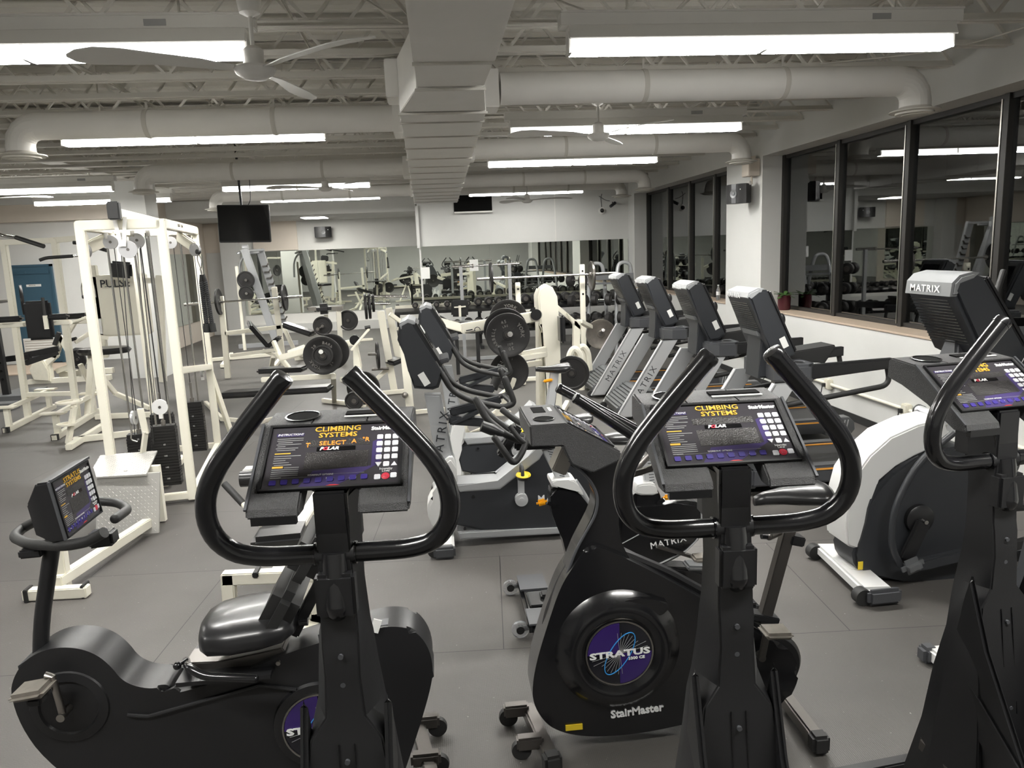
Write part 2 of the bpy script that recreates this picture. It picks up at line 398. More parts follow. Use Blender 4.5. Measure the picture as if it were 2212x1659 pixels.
for a,b,l in ((-5.26,-4.3,'wall mirror just right of the pale pillar in the alcove'),(-4.3,-3.2,'wall mirror behind the grey incline machine in the alcove'),(-3.2,-1.75,'wall mirror below the black wall speaker'),(-1.75,-.35,'wall mirror next to the projecting corner of the back wall')):
    o=put('wall_mirror',G().bb((a+.002,YL-.02,.52),(b-.002,YL,2.25)),'mirror_glass'); tag(o,l,'mirror','mirror panels in the alcove')
o=put('wall_mirror',G().bb((-6.2,18.0,.52),(-6.18,21.6,2.25)),'mirror_glass'); tag(o,'wall mirror on the side wall behind the rope of the cable tower','mirror')
struct('baseboard_alcove',G().bb((-5.28,YL-.32,0),(-.34,YL,.24)),'wall_paint')
struct('trim_11',G().bb((-5.28,YL-.12,.24),(-.34,YL,.5)),'fixture_white')
# column and main girder on the left
struct('column_left',G().bb((-5.55,14.3,0),(-4.97,14.9,ZC)),'wall_paint')
struct('girder_left',G().bb((-5.4,YR,3.5),(-5.1,17.5,3.62)).bb((-5.28,YR,3.6),(-5.22,17.5,ZC)),'joist_paint')
struct('column_near',G().bb((-5.55,4.2,0),(-4.97,4.8,ZC)),'wall_paint')
# door
d=struct('door_1',G().bb((-9.0,17.46,.01),(-8.2,17.5,2.08)),'door_blue',bev=.004)
g=G().bb((-9.05,17.44,0),(-9.0,17.52,2.13)); g.bb((-8.2,17.44,0),(-8.15,17.52,2.13)); g.bb((-9.05,17.44,2.08),(-8.15,17.52,2.13)); put('door_frame',g,'door_blue',d)
g=G().bb((-8.95,17.44,.12),(-8.25,17.46,.55),bev=.006)
for i in range(7): g.box((-8.6,17.435,.17+.055*i),(.62,.012,.03),(35,0,0))
put('louvre_vent',g,'fixture_white',d)
put('name_plate',G().bb((-8.72,17.45,1.66),(-8.42,17.46,1.71)),'label_white',d)
put('plate_text',text('PRIVATE',.036,(-8.6,17.448,1.685),(1,0,0),(0,0,1)),'rubber_black',d)
put('door_closer',G().bb((-8.96,17.44,1.93),(-8.22,17.465,1.99)).cyl((-8.9,17.43,1.96),(-8.9,17.47,1.96),.02).cyl((-8.7,17.43,1.96),(-8.7,17.47,1.96),.02),'door_blue',d)
put('door_handle',G().cyl((-8.27,17.46,1.0),(-8.27,17.40,1.0),.025).bar((-8.27,17.4,1.0),(-8.37,17.4,1.0),.02),'chrome',d)
# open web joists across the room
def joist(y,x0=XL,x1=XW):
    g=G(); zb=3.47; zt=ZC-.04
    g.bb((x0,y-.055,zb),(x1,y-.012,zb+.008)); g.bb((x0,y+.012,zb),(x1,y+.055,zb+.008))
    g.bb((x0,y-.018,zb),(x1,y-.010,zb+.05)); g.bb((x0,y+.010,zb),(x1,y+.018,zb+.05))
    g.bb((x0,y-.055,zt-.012),(x1,y+.055,zt)); g.bb((x0,y-.02,zt-.06),(x1,y+.02,zt))
    x=x0+.1; up=True; h=.66
    while x<x1-.1:
        a=(x,y,zb+.03 if up else zt-.03); b=(min(x+h/2,x1),y,zt-.03 if up else zb+.03)
        g.bar(a,b,.022,.022); x+=h/2; up=not up
    x=x0+.4
    o=struct('ceiling_joist',g,'joist_paint'); return o
for i in range(-9,25):
    y=5.22+.68*i
    if y<YR+.2: continue
    joist(y,XL if y<17.1 else -6.2, XW if y<17.5 else -.3)
# bridging angles running along the room
for k,(x,z) in enumerate(((-2.6,3.55),(1.7,3.56),(3.3,3.7),(-7.5,3.56),(-.9,3.74))):
    g=G(); g.bar((x,YR,z),(x,17.2,z),.03,.006); g.bar((x,YR,z),(x,17.2,z),.006,.03); struct('joist_bridging',g,'joist_paint')
# ---------------- ducts ----------------
t=thing('rectangular_duct','wide grey painted sheet metal duct running down the middle of the ceiling','duct',(.15,6,3.05),world=True)
def duct_seg(secs,name='duct_section'):
    # secs: (y, x0, x1, z0, z1)
    g=G(); g.grid([[(a,y,c),(b,y,c),(b,y,d),(a,y,d)] for y,a,b,c,d in secs]); return put(name,g,'duct_paint',t,bev=.004)
duct_seg([(YR+.3,-.06,.40,3.06,3.44),(2.0,-.06,.40,3.06,3.44),(4.35,-.045,.40,3.06,3.44)])
duct_seg([(4.36,-.04,.395,3.065,3.44),(5.02,-.035,.385,3.07,3.44)])
duct_seg([(5.03,-.04,.385,3.065,3.44),(5.85,-.175,.45,3.065,3.44)])
g=G()
ys=[5.86,6.25,7.0,7.75,8.6,9.4,10.1,10.9,11.7,12.5,13.3,14.1,14.9,15.7,16.3]
for a,b in zip(ys,ys[1:]):
    f=lambda y:(-.18-.012*(y-5.8),.455+.012*(y-5.8))
    duct_seg([(a,f(a)[0],f(a)[1],3.055,3.43),((a+b)/2,f(a)[0]+.004,f(b)[1]-.004,3.048,3.43),(b-.012,f(b)[0],f(b)[1],3.055,3.43)])
for y in (4.355,5.025,5.855)+tuple(ys[1:-1]):
    c=0 if y>5.5 else .14
    g=G().bb((-.19-.012*max(0,y-5.8)+c,y-.008,3.045),(.465+.012*max(0,y-5.8)-c*.5,y+.008,3.06)); put('seam_flange',g,'joist_paint',t)
put('branch_takeoff',G().bb((-.27,5.86,3.18),(-.17,6.2,3.44)),'duct_paint',t,bev=.005); put('branch_takeoff',G().bb((-.29,7.32,3.14),(-.18,7.68,3.46)),'duct_paint',t,bev=.005)
for yy in (11.8,15.7): put('branch_takeoff',G().bb((-.36,yy-.16,3.16),(-.2,yy+.16,3.46)),'duct_paint',t,bev=.005)
for yy in (6.45,10.0,14.3,15.9): put('branch_takeoff',G().bb((.44,yy-.15,3.17),(.60,yy+.15,3.46)),'duct_paint',t,bev=.005)
def round_duct(x0,x1,y,z,label,r=.125,drop=.14,end=True):
    s=1 if x1>x0 else -1
    t=thing('round_duct',label,'duct',(x1,y,z-drop-.1),group='round ducts branching off the main duct',world=True)
    e=.17
    g=G().tube([(x0,y,z),(x1-s*e,y,z)],r,seg=24); put('pipe',g,'duct_paint',t)
    for k in range(1,3):
        xx=x0+(x1-x0)*k/3; put('strap',G().lathe([(r+.004,-.02),(r+.008,0),(r+.004,.02)],(xx,y,z),(1,0,0)).bar((xx,y,z+r),(xx,y,3.55),.02,.004),'joist_paint',t)
    # gored elbow
    rings=[]; c=V(x1-s*e,y,z-e)
    g=G()
    for k in range(5):
        a=PI/2*k/4; p=c+V(s*math.sin(a)*e,0,math.cos(a)*e); d=V(s*math.cos(a),0,-math.sin(a)); nrm=V(s*math.sin(a),0,math.cos(a))
        rings.append([p+nrm*math.cos(q)*r+V(0,1,0)*math.sin(q)*r for q in [2*PI*i/24 for i in range(24)]])
    rings.append([q+V(0,0,-.05) for q in rings[-1]])
    g.grid(rings); put('elbow',g,'duct_paint',t,angle=15)
    dz=z-e-.05
    g=G().lathe([(r,.0),(r+.015,-.015),(.2,-.03),(.205,-.04),(.17,-.045)],(x1,y,dz+.005)); g.lathe([(.15,-.02),(.155,-.055),(.12,-.06)],(x1,y,dz)); g.lathe([(.10,-.02),(.105,-.065),(.0,-.07)],(x1,y,dz)); put('diffuser',g,'joist_paint',t)
    return t
round_duct(.62,4.2,6.45,3.335,'longest round grey duct on the right, nearest the camera, elbow by the windows')
round_duct(.6,4.12,10.0,3.32,'round grey duct whose elbow hangs just above the pillar speaker')
round_duct(.6,4.02,14.3,3.31,'round grey duct ending above the far windows, behind the pillar duct',r=.12)
round_duct(.6,3.98,15.9,3.30,'farthest round grey duct on the right, ending near the corner cameras',r=.11)
round_duct(-.25,-3.62,7.5,3.30,'round grey duct at upper left ending in a large ceiling diffuser',r=.12)
round_duct(-.25,-4.1,11.80,3.325,'long round grey duct on the left passing the square column')
round_duct(-.25,-4.15,15.7,3.29,'farthest round grey duct on the left above the hanging television',r=.115)

# ---------------- fluorescent fixtures ----------------
def fixture(x0,x1,y,z,label,lamp='lamp_glow'):
    L=x1-x0
    t=thing('fluorescent_fixture',label,'ceiling light',((x0+x1)/2,y,z),group='hanging fluorescent strip lights')
    h=L/2
    g=G().bb((-h-.05,-.055,.15),(h+.05,.055,.225)); g.bb((-h-.05,-.07,.22),(h+.05,.07,.232)); put('channel',g,'fixture_white',t,bev=.004)
    put('reflector',G().prism([(-.055,.15),(.055,.15),(.085,.075),(.078,.07),(.0,.10),(-.078,.07),(-.085,.075)],'X',-h,h),'fixture_white',t)
    for s in (-1,0,1):
        g=G().box((s*(h-.01),0,.06),(.028,.10,.12)); put('lamp_holder',g,'fixture_white',t,bev=.003)
    for s in (-1,1):
        x0_,x1_=sorted((s*.018,s*(h-.018)))
        l=put('lamp',G().prism([(-.066,.004),(.066,.004),(.062,.0),(-.062,.0)],'X',x0_,x1_),lamp,t)
        put('lens',G().prism([(-.066,.0045),(.066,.0045),(.058,.075),(-.058,.075)],'X',x0_,x1_),'lens_glow',l)
        put('hanger',G().bar((s*h*.7,0,.23),(s*h*.7,0,3.91-z),.012,.012),'joist_paint',t)
    put('maker_plate',G().bb((h*.55,-.058,.165),(h*.55+.12,-.054,.2)),'print_grey',t)
    return t
FX=[(.88,3.32,4.78,'fluorescent strip light nearest the camera on the right side'),
(.86,3.3,8.05,'fluorescent strip light behind the right ceiling fan'),
(.84,3.26,10.95,'second strip light beyond the right ceiling fan, before the far windows'),
(.84,3.3,16.55,'farthest strip light on the right, near the back wall'),
(-3.4,-.98,4.75,'fluorescent strip light cut by the upper left edge, behind the large fan'),
(-3.38,-.96,7.80,'fluorescent strip light hanging under the large left round duct'),
(-3.42,-.98,13.5,'strip light crossed by the small white ceiling fan above the television'),
(-3.42,-1.0,16.4,'strip light behind the television, nearest the alcove'),
(-7.1,-4.9,12.8,'strip light at the left edge in front of the square column'),
(-7.3,-4.85,15.35,'farthest strip light on the left, passing behind the square column'),
(.88,3.3,1.0,'strip light behind the camera on the right'),
(-3.4,-.98,1.0,'strip light behind the camera on the left'),
(-9.6,-7.2,8.0,'strip light beyond the left edge above the left corner'),
(-9.6,-7.2,3.0,'strip light beyond the left edge beside the camera')]
for x0,x1,y,l in FX: fixture(x0,x1,y,3.165 if y==7.80 else 3.19,l,'lamp_dim' if y==16.55 else 'lamp_glow')
# lay-in panel light in the alcove soffit
t=thing('panel_light','square bright panel light set in the low soffit before the alcove','ceiling light',(-2.95,20.3,3.06),world=True)
put('frame',G().bb((-3.28,19.95,3.045),(-2.62,20.75,3.06)),'fixture_white',t); put('lens',G().bb((-3.24,19.99,3.035),(-2.66,20.71,3.05)),'panel_glow',t)
# ---------------- ceiling fans ----------------
def fan(x,y,z,rz,label,sc=1.):
    t=thing('ceiling_fan',label,'ceiling fan',(x,y,z),rz,group='white three-blade ceiling fans')
    g=G().cyl((0,0,.1),(0,0,.30),.012); put('downrod',g,'fixture_white',t)
    put('canopy',G().lathe([(.015,.27),(.055,.29),(.075,.42),(.07,.43)],(0,0,0)),'fixture_white',t)
    put('hook_rod',G().cyl((0,0,.43),(0,0,3.5-z),.01),'joist_paint',t)
    put('motor_housing',G().lathe([(0,-.055),(.06,-.05),(.10,-.025),(.112,.0),(.108,.012),(.06,.02),(.055,.04),(.055,.10),(.03,.12),(.0,.125)],(0,0,0)),'fixture_white',t)
    for k in range(3):
        a=2*PI*k/3; g=G(); rings=[]
        for u,wd,h in ((.09,.03,0),(.18,.035,.004),(.27,.05,.012),(.50,.06,.02),(.66,.085,.02),(.78,.09,.015),(.86,.06,.01),(.90,.01,.008)):
            tl=.22
            rings.append([(u,-wd,h-wd*tl),(u,wd,h+wd*tl),(u,wd,h+wd*tl+.006),(u,-wd,h-wd*tl+.006)])
        g.grid(rings); g.xf(Matrix.Rotation(a,4,'Z')); put('blade',g,'fixture_white',t)
    return t
fan(-.91,4.52,3.075,math.radians(80),'large white ceiling fan near the camera on the left')
fan(1.68,7.6,3.115,math.radians(65),'white ceiling fan in front of the second right strip light')
fan(-1.62,12.6,3.12,math.radians(70),'small white ceiling fan above the hanging television')
fan(1.9,15.1,2.98,math.radians(0),'distant white ceiling fan before the dark wall opening')
fan(-6.6,12.4,3.1,math.radians(15),'white ceiling fan at the left edge beside the square column')
# cables hanging from the structure
def cable(pts,label,r=.006,m='joist_paint'):
    tag(put('ceiling_cable',G().tube(fillet(pts,.4),r,seg=6),m),label,'cable')
cable([(-.62,4.3,3.5),(-.4,4.9,3.6),(-.1,5.0,3.44)],'white cable looping from the large fan to the middle duct')
cable([(.42,4.9,3.5),(.7,5.0,3.62),(1.0,4.85,3.46)],'grey cable draped above the near right strip light')
cable([(4.5,4.8,3.50),(4.2,6.0,3.47),(3.2,6.7,3.52)],'thin cable sagging along the upper right wall')

# ---------------- outside, seen through the glass at night ----------------
struct('ground_outside',G().bb((XG+.2,-20,-.3),(60,60,-.15)),'asphalt')
g=G().bb((XG+.25,10.2,-.15),(XG+1.3,10.6,3.4)); tag(put('brick_pier',g,'brick_wall'),'grey brick pier standing outside against the window bank','pier')
mat('warm_glow',(1,.8,.5),.5,emit=(1,.62,.25),es=14); mat('sign_red',(.8,.02,.02),.5,emit=(1,.03,.03),es=3); mat('sign_orange',(.8,.1,.02),.5,emit=(1,.15,.03),es=1.1)
mat('sign_white',(.8,.9,.9),.5,emit=(.75,.95,.95),es=.9); mat('sign_blue',(.05,.2,.8),.5,emit=(.04,.2,.8),es=.9); mat('signal_green',(.0,.8,.4),.5,emit=(.0,1,.45),es=5)
mat('facade',(.20,.15,.11),.8,bump=.1)
# low plaza building with sconces
t=thing('plaza_building','low brown building across the parking lot with warm wall lamps','building',(26,33,0),world=True)
put('wall',G().bb((24,18,-.15),(34,52,4.2)),'facade',t)
for y in (27.5,30.2,34,38): 
    s=put('wall_lamp',G().bb((23.8,y-.1,2.6),(24,y+.1,2.9)),'warm_glow',t)
put('roof_edge',G().bb((23.8,18,4.2),(34.2,52,4.6)),'charcoal',t)
def signbox(name,label,c,sz,m,txt=None,tm='print_white',ts=.5,ball=False):
    t=thing(name,label,'sign',(c[0],c[1],-.15),world=True)
    if ball: put('sign_face',G().lathe([(0,-.1),(1,-.08),(1,.08),(0,.1)],c,(1,0,0),sx=sz[1]/2,sy=sz[2]/2),m,t)
    else: put('sign_face',G().bb([c[i]-sz[i]/2 for i in range(3)],[c[i]+sz[i]/2 for i in range(3)]),m,t)
    if txt: put('sign_text',text(txt,ts,(c[0]-.16,c[1],c[2]),(0,-1,0),(0,0,1),depth=.02),tm,t)
    put('sign_pole',G().bb((c[0]+.1,c[1]-.08,-.15),(c[0]+.25,c[1]+.08,c[2])),'charcoal',t)
    return t
signbox('pylon_sign','blue and white oval lit sign reading finance, through the near window',(20,(20,26.912,2.578)[1],(20,26.912,2.578)[2]),(.2,2.0,.75),'sign_white','finance','sign_blue',.42,ball=True)
signbox('round_sign','blue round lit sign with white swirls, beside the oval sign',(19.2,(19.2,26.514,2.554)[1],(19.2,26.514,2.554)[2]),(.2,.8,.85),'sign_blue','∞','print_white',.9,ball=True)
signbox('red_sign','small red lit sign through the first near window pane',(22,(22,41.431,3.039)[1],(22,41.431,3.039)[2]),(.15,1.0,.16),'sign_red')
signbox('orange_sign','orange neon shop sign high behind the far window bank',(16,(16,43.548,4.929)[1],(16,43.548,4.929)[2]),(.15,2.4,.5),'sign_orange')
signbox('orange_sign','tall orange sign panel just left of the pillar speaker',(15,(15,38.755,4.449)[1],(15,38.755,4.449)[2]),(.15,.9,1.2),'sign_orange')
t=thing('traffic_light','green traffic light glowing through the far window bank','traffic light',(18,(18,53.982,4.099)[1],-.15),world=True)
c=V((18,53.982,4.099)); put('lamp',G().ball(c,.12),'signal_green',t); put('housing',G().bb(c+V(.05,-.2,-.25),c+V(.3,.2,.9)),'charcoal',t); put('pole',G().bb(c+V(.12,-.06,-5),c+V(.22,.06,-.2)),'charcoal',t)
for i,(p,l) in enumerate((((24,72.247,1.085),'warm street lamp seen low through the far window bank'),((24,71.971,0.469),'second warm street lamp just below the first in the far window'))):
    t=thing('street_lamp',l,'lamp',(p[0],p[1],-.15),world=True); put('lamp_head',G().ball(p,.16),'warm_glow',t); put('pole',G().bb((p[0]-.04,p[1]-.04,-.15),(p[0]+.04,p[1]+.04,p[2])),'charcoal',t)
# shop front with red glow beyond the last visible pane
t=thing('lit_storefront','reddish lit shop front beyond the window at the right edge','building',(16,4,0),world=True)
put('wall',G().bb((14,8.5,-.15),(15,15.5,3.4)),'facade',t); mat('red_dim',(.3,.06,.03),.5,emit=(1,.13,.04),es=.22); put('lit_window',G().bb((13.95,9.0,.4),(14,14.6,2.0)),'red_dim',t)

# ---------------- console faces shared by the stair machines ----------------
def console_face(parent,o,ex,ey,w,h,title,led=True):
    """o = top left corner of the face, ex to the right, ey up; parts hang on parent"""
    o=V(o); ex=V(ex).normalized(); ey=V(ey).normalized(); ez=ex.cross(ey)
    P=lambda s,t,l=.001: o+ex*(w*s)-ey*(h*t)+ez*l
    def patch(g,s0,t0,s1,t1,l=.001,th=.0008):
        q=[P(s0,t0,l),P(s1,t0,l),P(s1,t1,l),P(s0,t1,l)]; g.grid([[p-ez*th for p in q],q]); return g
    def poly(g,pts,l=.001,th=.0008):
        q=[P(s,t,l) for s,t in pts]; g.grid([[p-ez*th for p in q],q]); return g
    face=put('display_face',patch(G(),0,0,1,1,.001,.003),'panel_face',parent)
    put('purple_print',poly(poly(G(),[(.26,1.0),(.36,.74),(.79,.70),(.86,.62),(.86,.66),(.55,.98)],.0014),[(.79,.30),(.86,.24),(.86,.66),(.79,.70)],.0014),'panel_purple',face)
    T=lambda n,b,size,s,t,m,**k: put(n,text(b,size,P(s,t,.0022),ex,ey,**k),m,face)
    a,b_=title
    T('lettering',a,.0215 if len(a)>7 else .023,.51,.06,'print_yellow',sx=1.12,bold=.0003); T('lettering',b_,.0205,.515,.165,'print_yellow',sx=1.15,bold=.0003)
    T('lettering','StairMaster',.0155,.88,.085,'print_white',bold=.0006,sx=.92)
    put('heading_strip',patch(G(),.04,.10,.25,.15,.0018),'panel_purple',face); T('lettering','INSTRUCTIONS',.0085,.145,.125,'print_white',shear=.3)
    g=G()
    for k,(l0,l1) in enumerate(((.05,.25),(.05,.25),(.06,.17),(.05,.24),(.06,.12),(.05,.22),(.06,.2))): patch(g,l0,.185+.032*k,l1,.193+.032*k,.0018)
    for k,(l0,l1) in enumerate(((.05,.25),(.05,.18),(.05,.14),(.05,.17),(.06,.19))): patch(g,l0,.475+.036*k,l1,.483+.036*k,.0018)
    for k in range(6): patch(g,.05 if k else .14,.665+.031*k,.25 if k<5 else .13,.673+.031*k,.0018)
    put('small_print',g,'print_grey',face)
    put('warning_print',patch(patch(G(),.05,.645,.13,.675,.0019),.05,.43,.17,.445,.0019),'print_yellow',face)
    put('text_window',patch(G(),.275,.235,.77,.345,.0018),'lcd_grey',face)
    if led:
        T('led_text','T',.018,.293,.32,'led_orange'); T('led_text','SELECT',.0175,.48,.30,'led_orange',sx=1.1); T('led_text','A',.0175,.645,.285,'led_orange'); T('led_text','°R',.0175,.735,.265,'led_orange')
    put('brand_strip',patch(G(),.365,.36,.66,.425,.0024),'screen_dark',face); T('lettering','P  LAR',.0125,.46,.392,'print_white',shear=.25,bold=.0006,sx=1.25); T('lettering','O',.0125,.43,.392,'key_red',shear=.25,bold=.0008,sx=1.2); g=G()
    put('graph_window',patch(G(),.285,.44,.765,.71,.0018),'lcd_grey',face)
    # keys
    proto=None
    def key(s,t,m,wd=.05,ht=.075,r=None):
        g=G(); c=P(s,t,.001); 
        if r: g.lathe([(r,0),(r,.0014),(r*.8,.002),(0,.002)],c,ez,seg=16)
        else:
            x,y=ex*(w*wd/2),ey*(h*ht/2); k=.72
            g.grid([[c-x*k-y,c+x*k-y,c+x-y*k,c+x+y*k,c+x*k+y,c-x*k+y,c-x+y*k,c-x-y*k],[q+ez*.0022 for q in [c-x*k-y,c+x*k-y,c+x-y*k,c+x+y*k,c+x*k+y,c-x*k+y,c-x+y*k,c-x-y*k]]])
        return put('key',g,m,face)
    names=[['1','2','3'],['4','5','6'],['7','8','9'],['Enter','0','Clear']]
    for r in range(4):
        for c in range(3):
            s,t=.845+.06*c,.235+.112*r-.012*c*0; key(s,t,'key_white',.046,.078)
            T('key_print',names[r][c],.0065 if len(names[r][c])<2 else .0048,s,t-.008,'screen_dark')
    key(.905,.69,'key_white',.046,.078); T('key_print','Select',.0042,.905,.69,'screen_dark')
    for s,f in ((.845,1),(.965,-1)):
        g=G(); q=[P(s-.024,.69-.032*f,.0012),P(s+.024,.69-.032*f,.0012),P(s,.69+.035*f,.0012)]; g.grid([q,[p+ez*.002 for p in q]]); put('key',g,'key_white',face)
    T('lettering','Intensity',.0085,.905,.765,'print_white'); T('lettering','Level',.0085,.905,.80,'print_white')
    key(.845,.89,'key_white',.046,.078); key(.905,.88,'key_red',r=.0095); key(.965,.875,'key_white',.046,.078)
    T('key_print','Start',.005,.905,.87,'key_white'); T('key_print','Stop',.005,.905,.895,'key_white')
    T('lettering','WORKOUT OPTIONS',.006,.42,.81,'print_white'); g=G(); patch(g,.08,.83,.35,.833,.0018); patch(g,.49,.80,.745,.803,.0018); put('small_print',g,'print_grey',face)
    opts=['Manual','Fat\nBurner','Heart\nRate','Steady\nPace','Rolling\nHills','Random\nTerrain','Pikes\nPeak','Speed\nInterval','Fit\nTest']
    for k in range(9):
        s,t=.075+.084*k,.905-.004*k; key(s,t,'key_purple',.05,.075); T('key_print',opts[k],.0055,s,t-.006,'print_white',bold=.0001)
    put('signal_lens',poly(G(),[(.46,.985),(.5,.965),(.54,.965),(.585,.985)],.0016,.004),'red_plastic',face)
    # raised rim round the face
    g=G(); e=.006
    for s0,t0,s1,t1 in ((-.02,-.035,1.02,-.004),(-.02,1.0,1.02,1.03)): patch(g,s0,t0,s1,t1,.006,.008)
    for s0,s1 in ((-.022,-.003),(1.003,1.022)): patch(g,s0,-.035,s1,1.03,.006,.008)
    put('bezel',g,'black_plastic',parent)
    return face
# ---------------- step climbers ----------------
def climber(label,loc,rz,led=True):
    t=thing('stair_climber',label,'stair climber',(loc[0],loc[1],0),rz,group='stair climbers in the front row')
    # column: stacked six-sided sections (z, front half width, front v, side half width, mid v, rear half width, rear v)
    S=[(0,.15,-.37,.19,-.2,.15,0),(.3,.13,-.33,.165,-.16,.13,-.03),(.5,.12,-.31,.145,-.16,.12,-.08),(.7,.11,-.29,.125,-.17,.115,-.11),(.85,.098,-.265,.107,-.18,.105,-.14),(.95,.083,-.25,.092,-.17,.095,-.14),
       (1.0,.046,-.24,.078,-.165,.082,-.135),(1.1,.040,-.238,.062,-.17,.072,-.145),(1.17,.042,-.232,.055,-.17,.066,-.145),(1.2,.042,-.226,.05,-.17,.06,-.14),(1.3,.040,-.22,.046,-.16,.052,-.13),(1.52,.035,-.212,.044,-.15,.052,-.11)]
    g=G(); g.grid([[(-a,v,z),(a,v,z),(b,m,z),(c,r,z),(-c,r,z),(-b,m,z)] for z,a,v,b,m,c,r in S]); put('column',g,'black_plastic',t,bev=.004,angle=20)
    g=G()
    for s in (-1,1): g.bar((s*.02,-.298,.62),(s*.018,-.253,.94),.0025,.003)
    put('column_seam',g,'screen_dark',t)
    # side covers with louvres, tapering to a fin
    for s in (-1,1):
        poly=[(-.222,1.05),(-.20,.97),(-.155,.74),(-.07,.28),(-.02,.05),(-.78,.06),(-.76,.26),(-.46,.56),(-.30,.84)]
        g=G().prism(poly,'X',s*.088,s*.106); c=put('side_cover',g,'black_plastic',t,bev=.01)
        g=G()
        for k in range(6): g.bar((s*.107,-.62+.06*k,.16+.035*k),(s*.107,-.48+.055*k,.34+.04*k),.005,.006)
        put('louvre',g,'charcoal_light',c)
        put('raised_rib',G().prism([(-.52,.46),(-.47,.55),(-.20,.76),(-.17,.68),(-.44,.42)],'X',s*.103,s*.114),'black_plastic',c,bev=.008)
    # base frame, pedals
    g=G()
    for s in (-1,1): g.bar((s*.2,-.85,.04),(s*.2,.28,.04),.05,.05,bev=.006)
    g.bar((-.24,-.83,.04),(.24,-.83,.04),.05,.05,bev=.006); g.bar((-.24,.25,.04),(.24,.25,.04),.05,.05,bev=.006); put('base_frame',g,'black_plastic',t)
    for s in (-1,1):
        p=put('pedal',G().box((s*.12,-.68,.30-.06*s),(.13,.36,.03),(8,0,0),bev=.01),'rubber_black',t)
        put('pedal_arm',G().bar((s*.12,-.52,.29-.06*s),(s*.12,-.1,.42),.05,.05,bev=.008),'dark_steel',p)
    # sleeve that holds the loop
    put('neck',G().box((0,-.155,1.45),(.076,.12,.17),bev=.006),'black_gloss',t)
    put('neck_rear',G().box((0,-.10,1.46),(.092,.08,.16),bev=.006),'black_plastic',t)
    g=G().prism([(-.045,1.245),(.045,1.245),(.045,1.35),(-.045,1.35)],'Y',-.245,-.2); put('clamp_plate',g,'black_plastic',t,bev=.008)
    g=G().cyl((0,-.225,1.27),(0,-.205,1.39),.030); g.ball((0,-.225,1.27),.030,(1,1,1.2)); put('pivot_cover',g,'black_gloss',t)
    # handlebar loop
    pts=[(-.072,-.238,1.812),(-.26,-.232,1.56),(-.285,-.225,1.40),(-.12,-.193,1.383),(.12,-.193,1.383),(.285,-.225,1.40),(.26,-.232,1.56),(.072,-.238,1.812)]
    pts=[(-.072,-.238,1.80),(-.262,-.232,1.565),(-.298,-.22,1.385),(0,-.193,1.383),(.298,-.22,1.385),(.262,-.232,1.565),(.072,-.238,1.80)]
    h_=[(.072,-.238,1.80),(.17,-.236,1.688),(.232,-.234,1.61),(.262,-.231,1.552),(.270,-.227,1.495),(.258,-.219,1.442),(.222,-.208,1.402),(.165,-.198,1.386),(.10,-.193,1.383)]
    pts=[(-x,y,z) for x,y,z in h_]+[(0,-.193,1.383)]+h_[::-1]
    c=fillet(pts,.05,3)
    hb=put('handlebar',G().tube(c,.0225,seg=20,round_end=False),'black_gloss',t)
    for a,b in ((c[0],c[1]),(c[-1],c[-2])):
        d=(a-b).normalized(); put('end_cap',G().lathe([(.0235,-.012),(.0238,.0),(.021,.007),(.0,.010)],a,d),'black_gloss',hb)
    put('loop_clamp',G().tube([(-.045,-.193,1.383),(.045,-.193,1.383)],.0255,seg=20),'black_plastic',t)
    for x in (-.046,.046): put('grip_seam',G().tube([(x-.002,-.193,1.383),(x+.002,-.193,1.383)],.0262,seg=20),'screen_dark',hb)
    # console housing (side profile v,z)
    W=.178
    prof=[(-.249,1.492),(-.243,1.512),(-.038,1.655),(.07,1.664),(.082,1.655),(.085,1.60),(.02,1.585),(-.09,1.545),(-.2,1.49)]
    def body(x0,x1,pr): return G().prism(pr,'X',x0,x1)
    co=put('console',body(-W,-.062,prof),'console_leather',t,bev=.004)
    prof2=[(-.205,1.527),(-.199,1.545),(-.038,1.655),(.07,1.664),(.082,1.655),(.085,1.60),(.02,1.585),(-.09,1.545)]
    put('console_half',body(.066,W,prof),'console_leather',co,bev=.004)
    put('console_middle',body(-.062,.066,[(-.196,1.545),(-.038,1.655),(.07,1.664),(.082,1.655),(.085,1.60),(.02,1.585),(-.09,1.545),(-.15,1.53)]),'console_leather',co)
    put('tray_lip',G().bb((-W+.012,-.252,1.478),(-.068,-.236,1.497)),'black_gloss',co); put('tray_lip',G().bb((.072,-.212,1.512),(W-.012,-.196,1.532)),'black_gloss',co)
    put('mount_bracket',G().box((0,-.115,1.525),(.118,.11,.035),(-25,0,0),bev=.004),'black_gloss',co)
    put('nameplate',G().box((-.0,-.182,1.535),(.07,.02,.010),(35,0,0)),'black_plastic',co)
    e=V(0,-.205,-.143).normalized()  # down the slope
    o=V(-.152,-.038,1.656)+V(0,e.y,e.z)*.016; 
    console_face(co,o+V(0,-.61,.79)*.0008,(1,0,0),-e,.304,.183,('CLIMBING','SYSTEMS'),led=led)
    # cup holder and book slot in the deck
    g=G().lathe([(.042,.0),(.044,.0035),(.039,.004),(.037,-.02)],(-.095,.015,1.6605),(0,-.08,1)); put('cup_holder_rim',g,'black_gloss',co); put('cup_holder',G().lathe([(.037,-.004),(.037,.0015),(0,.0015)],(-.095,.015,1.661),(0,-.08,1)),'matte_black',co)
    put('slot',G().box((.075,.025,1.6625),(.13,.03,.004),(4,0,0)),'matte_black',co); put('model_label',G().box((.075,-.006,1.661),(.13,.008,.002),(4,0,0)),'label_white',co)
    for x in (-1,1): put('side_rim',G().bar((x*W,-.245,1.512),(x*W,-.038,1.657),.006,.006),'charcoal_light',co)
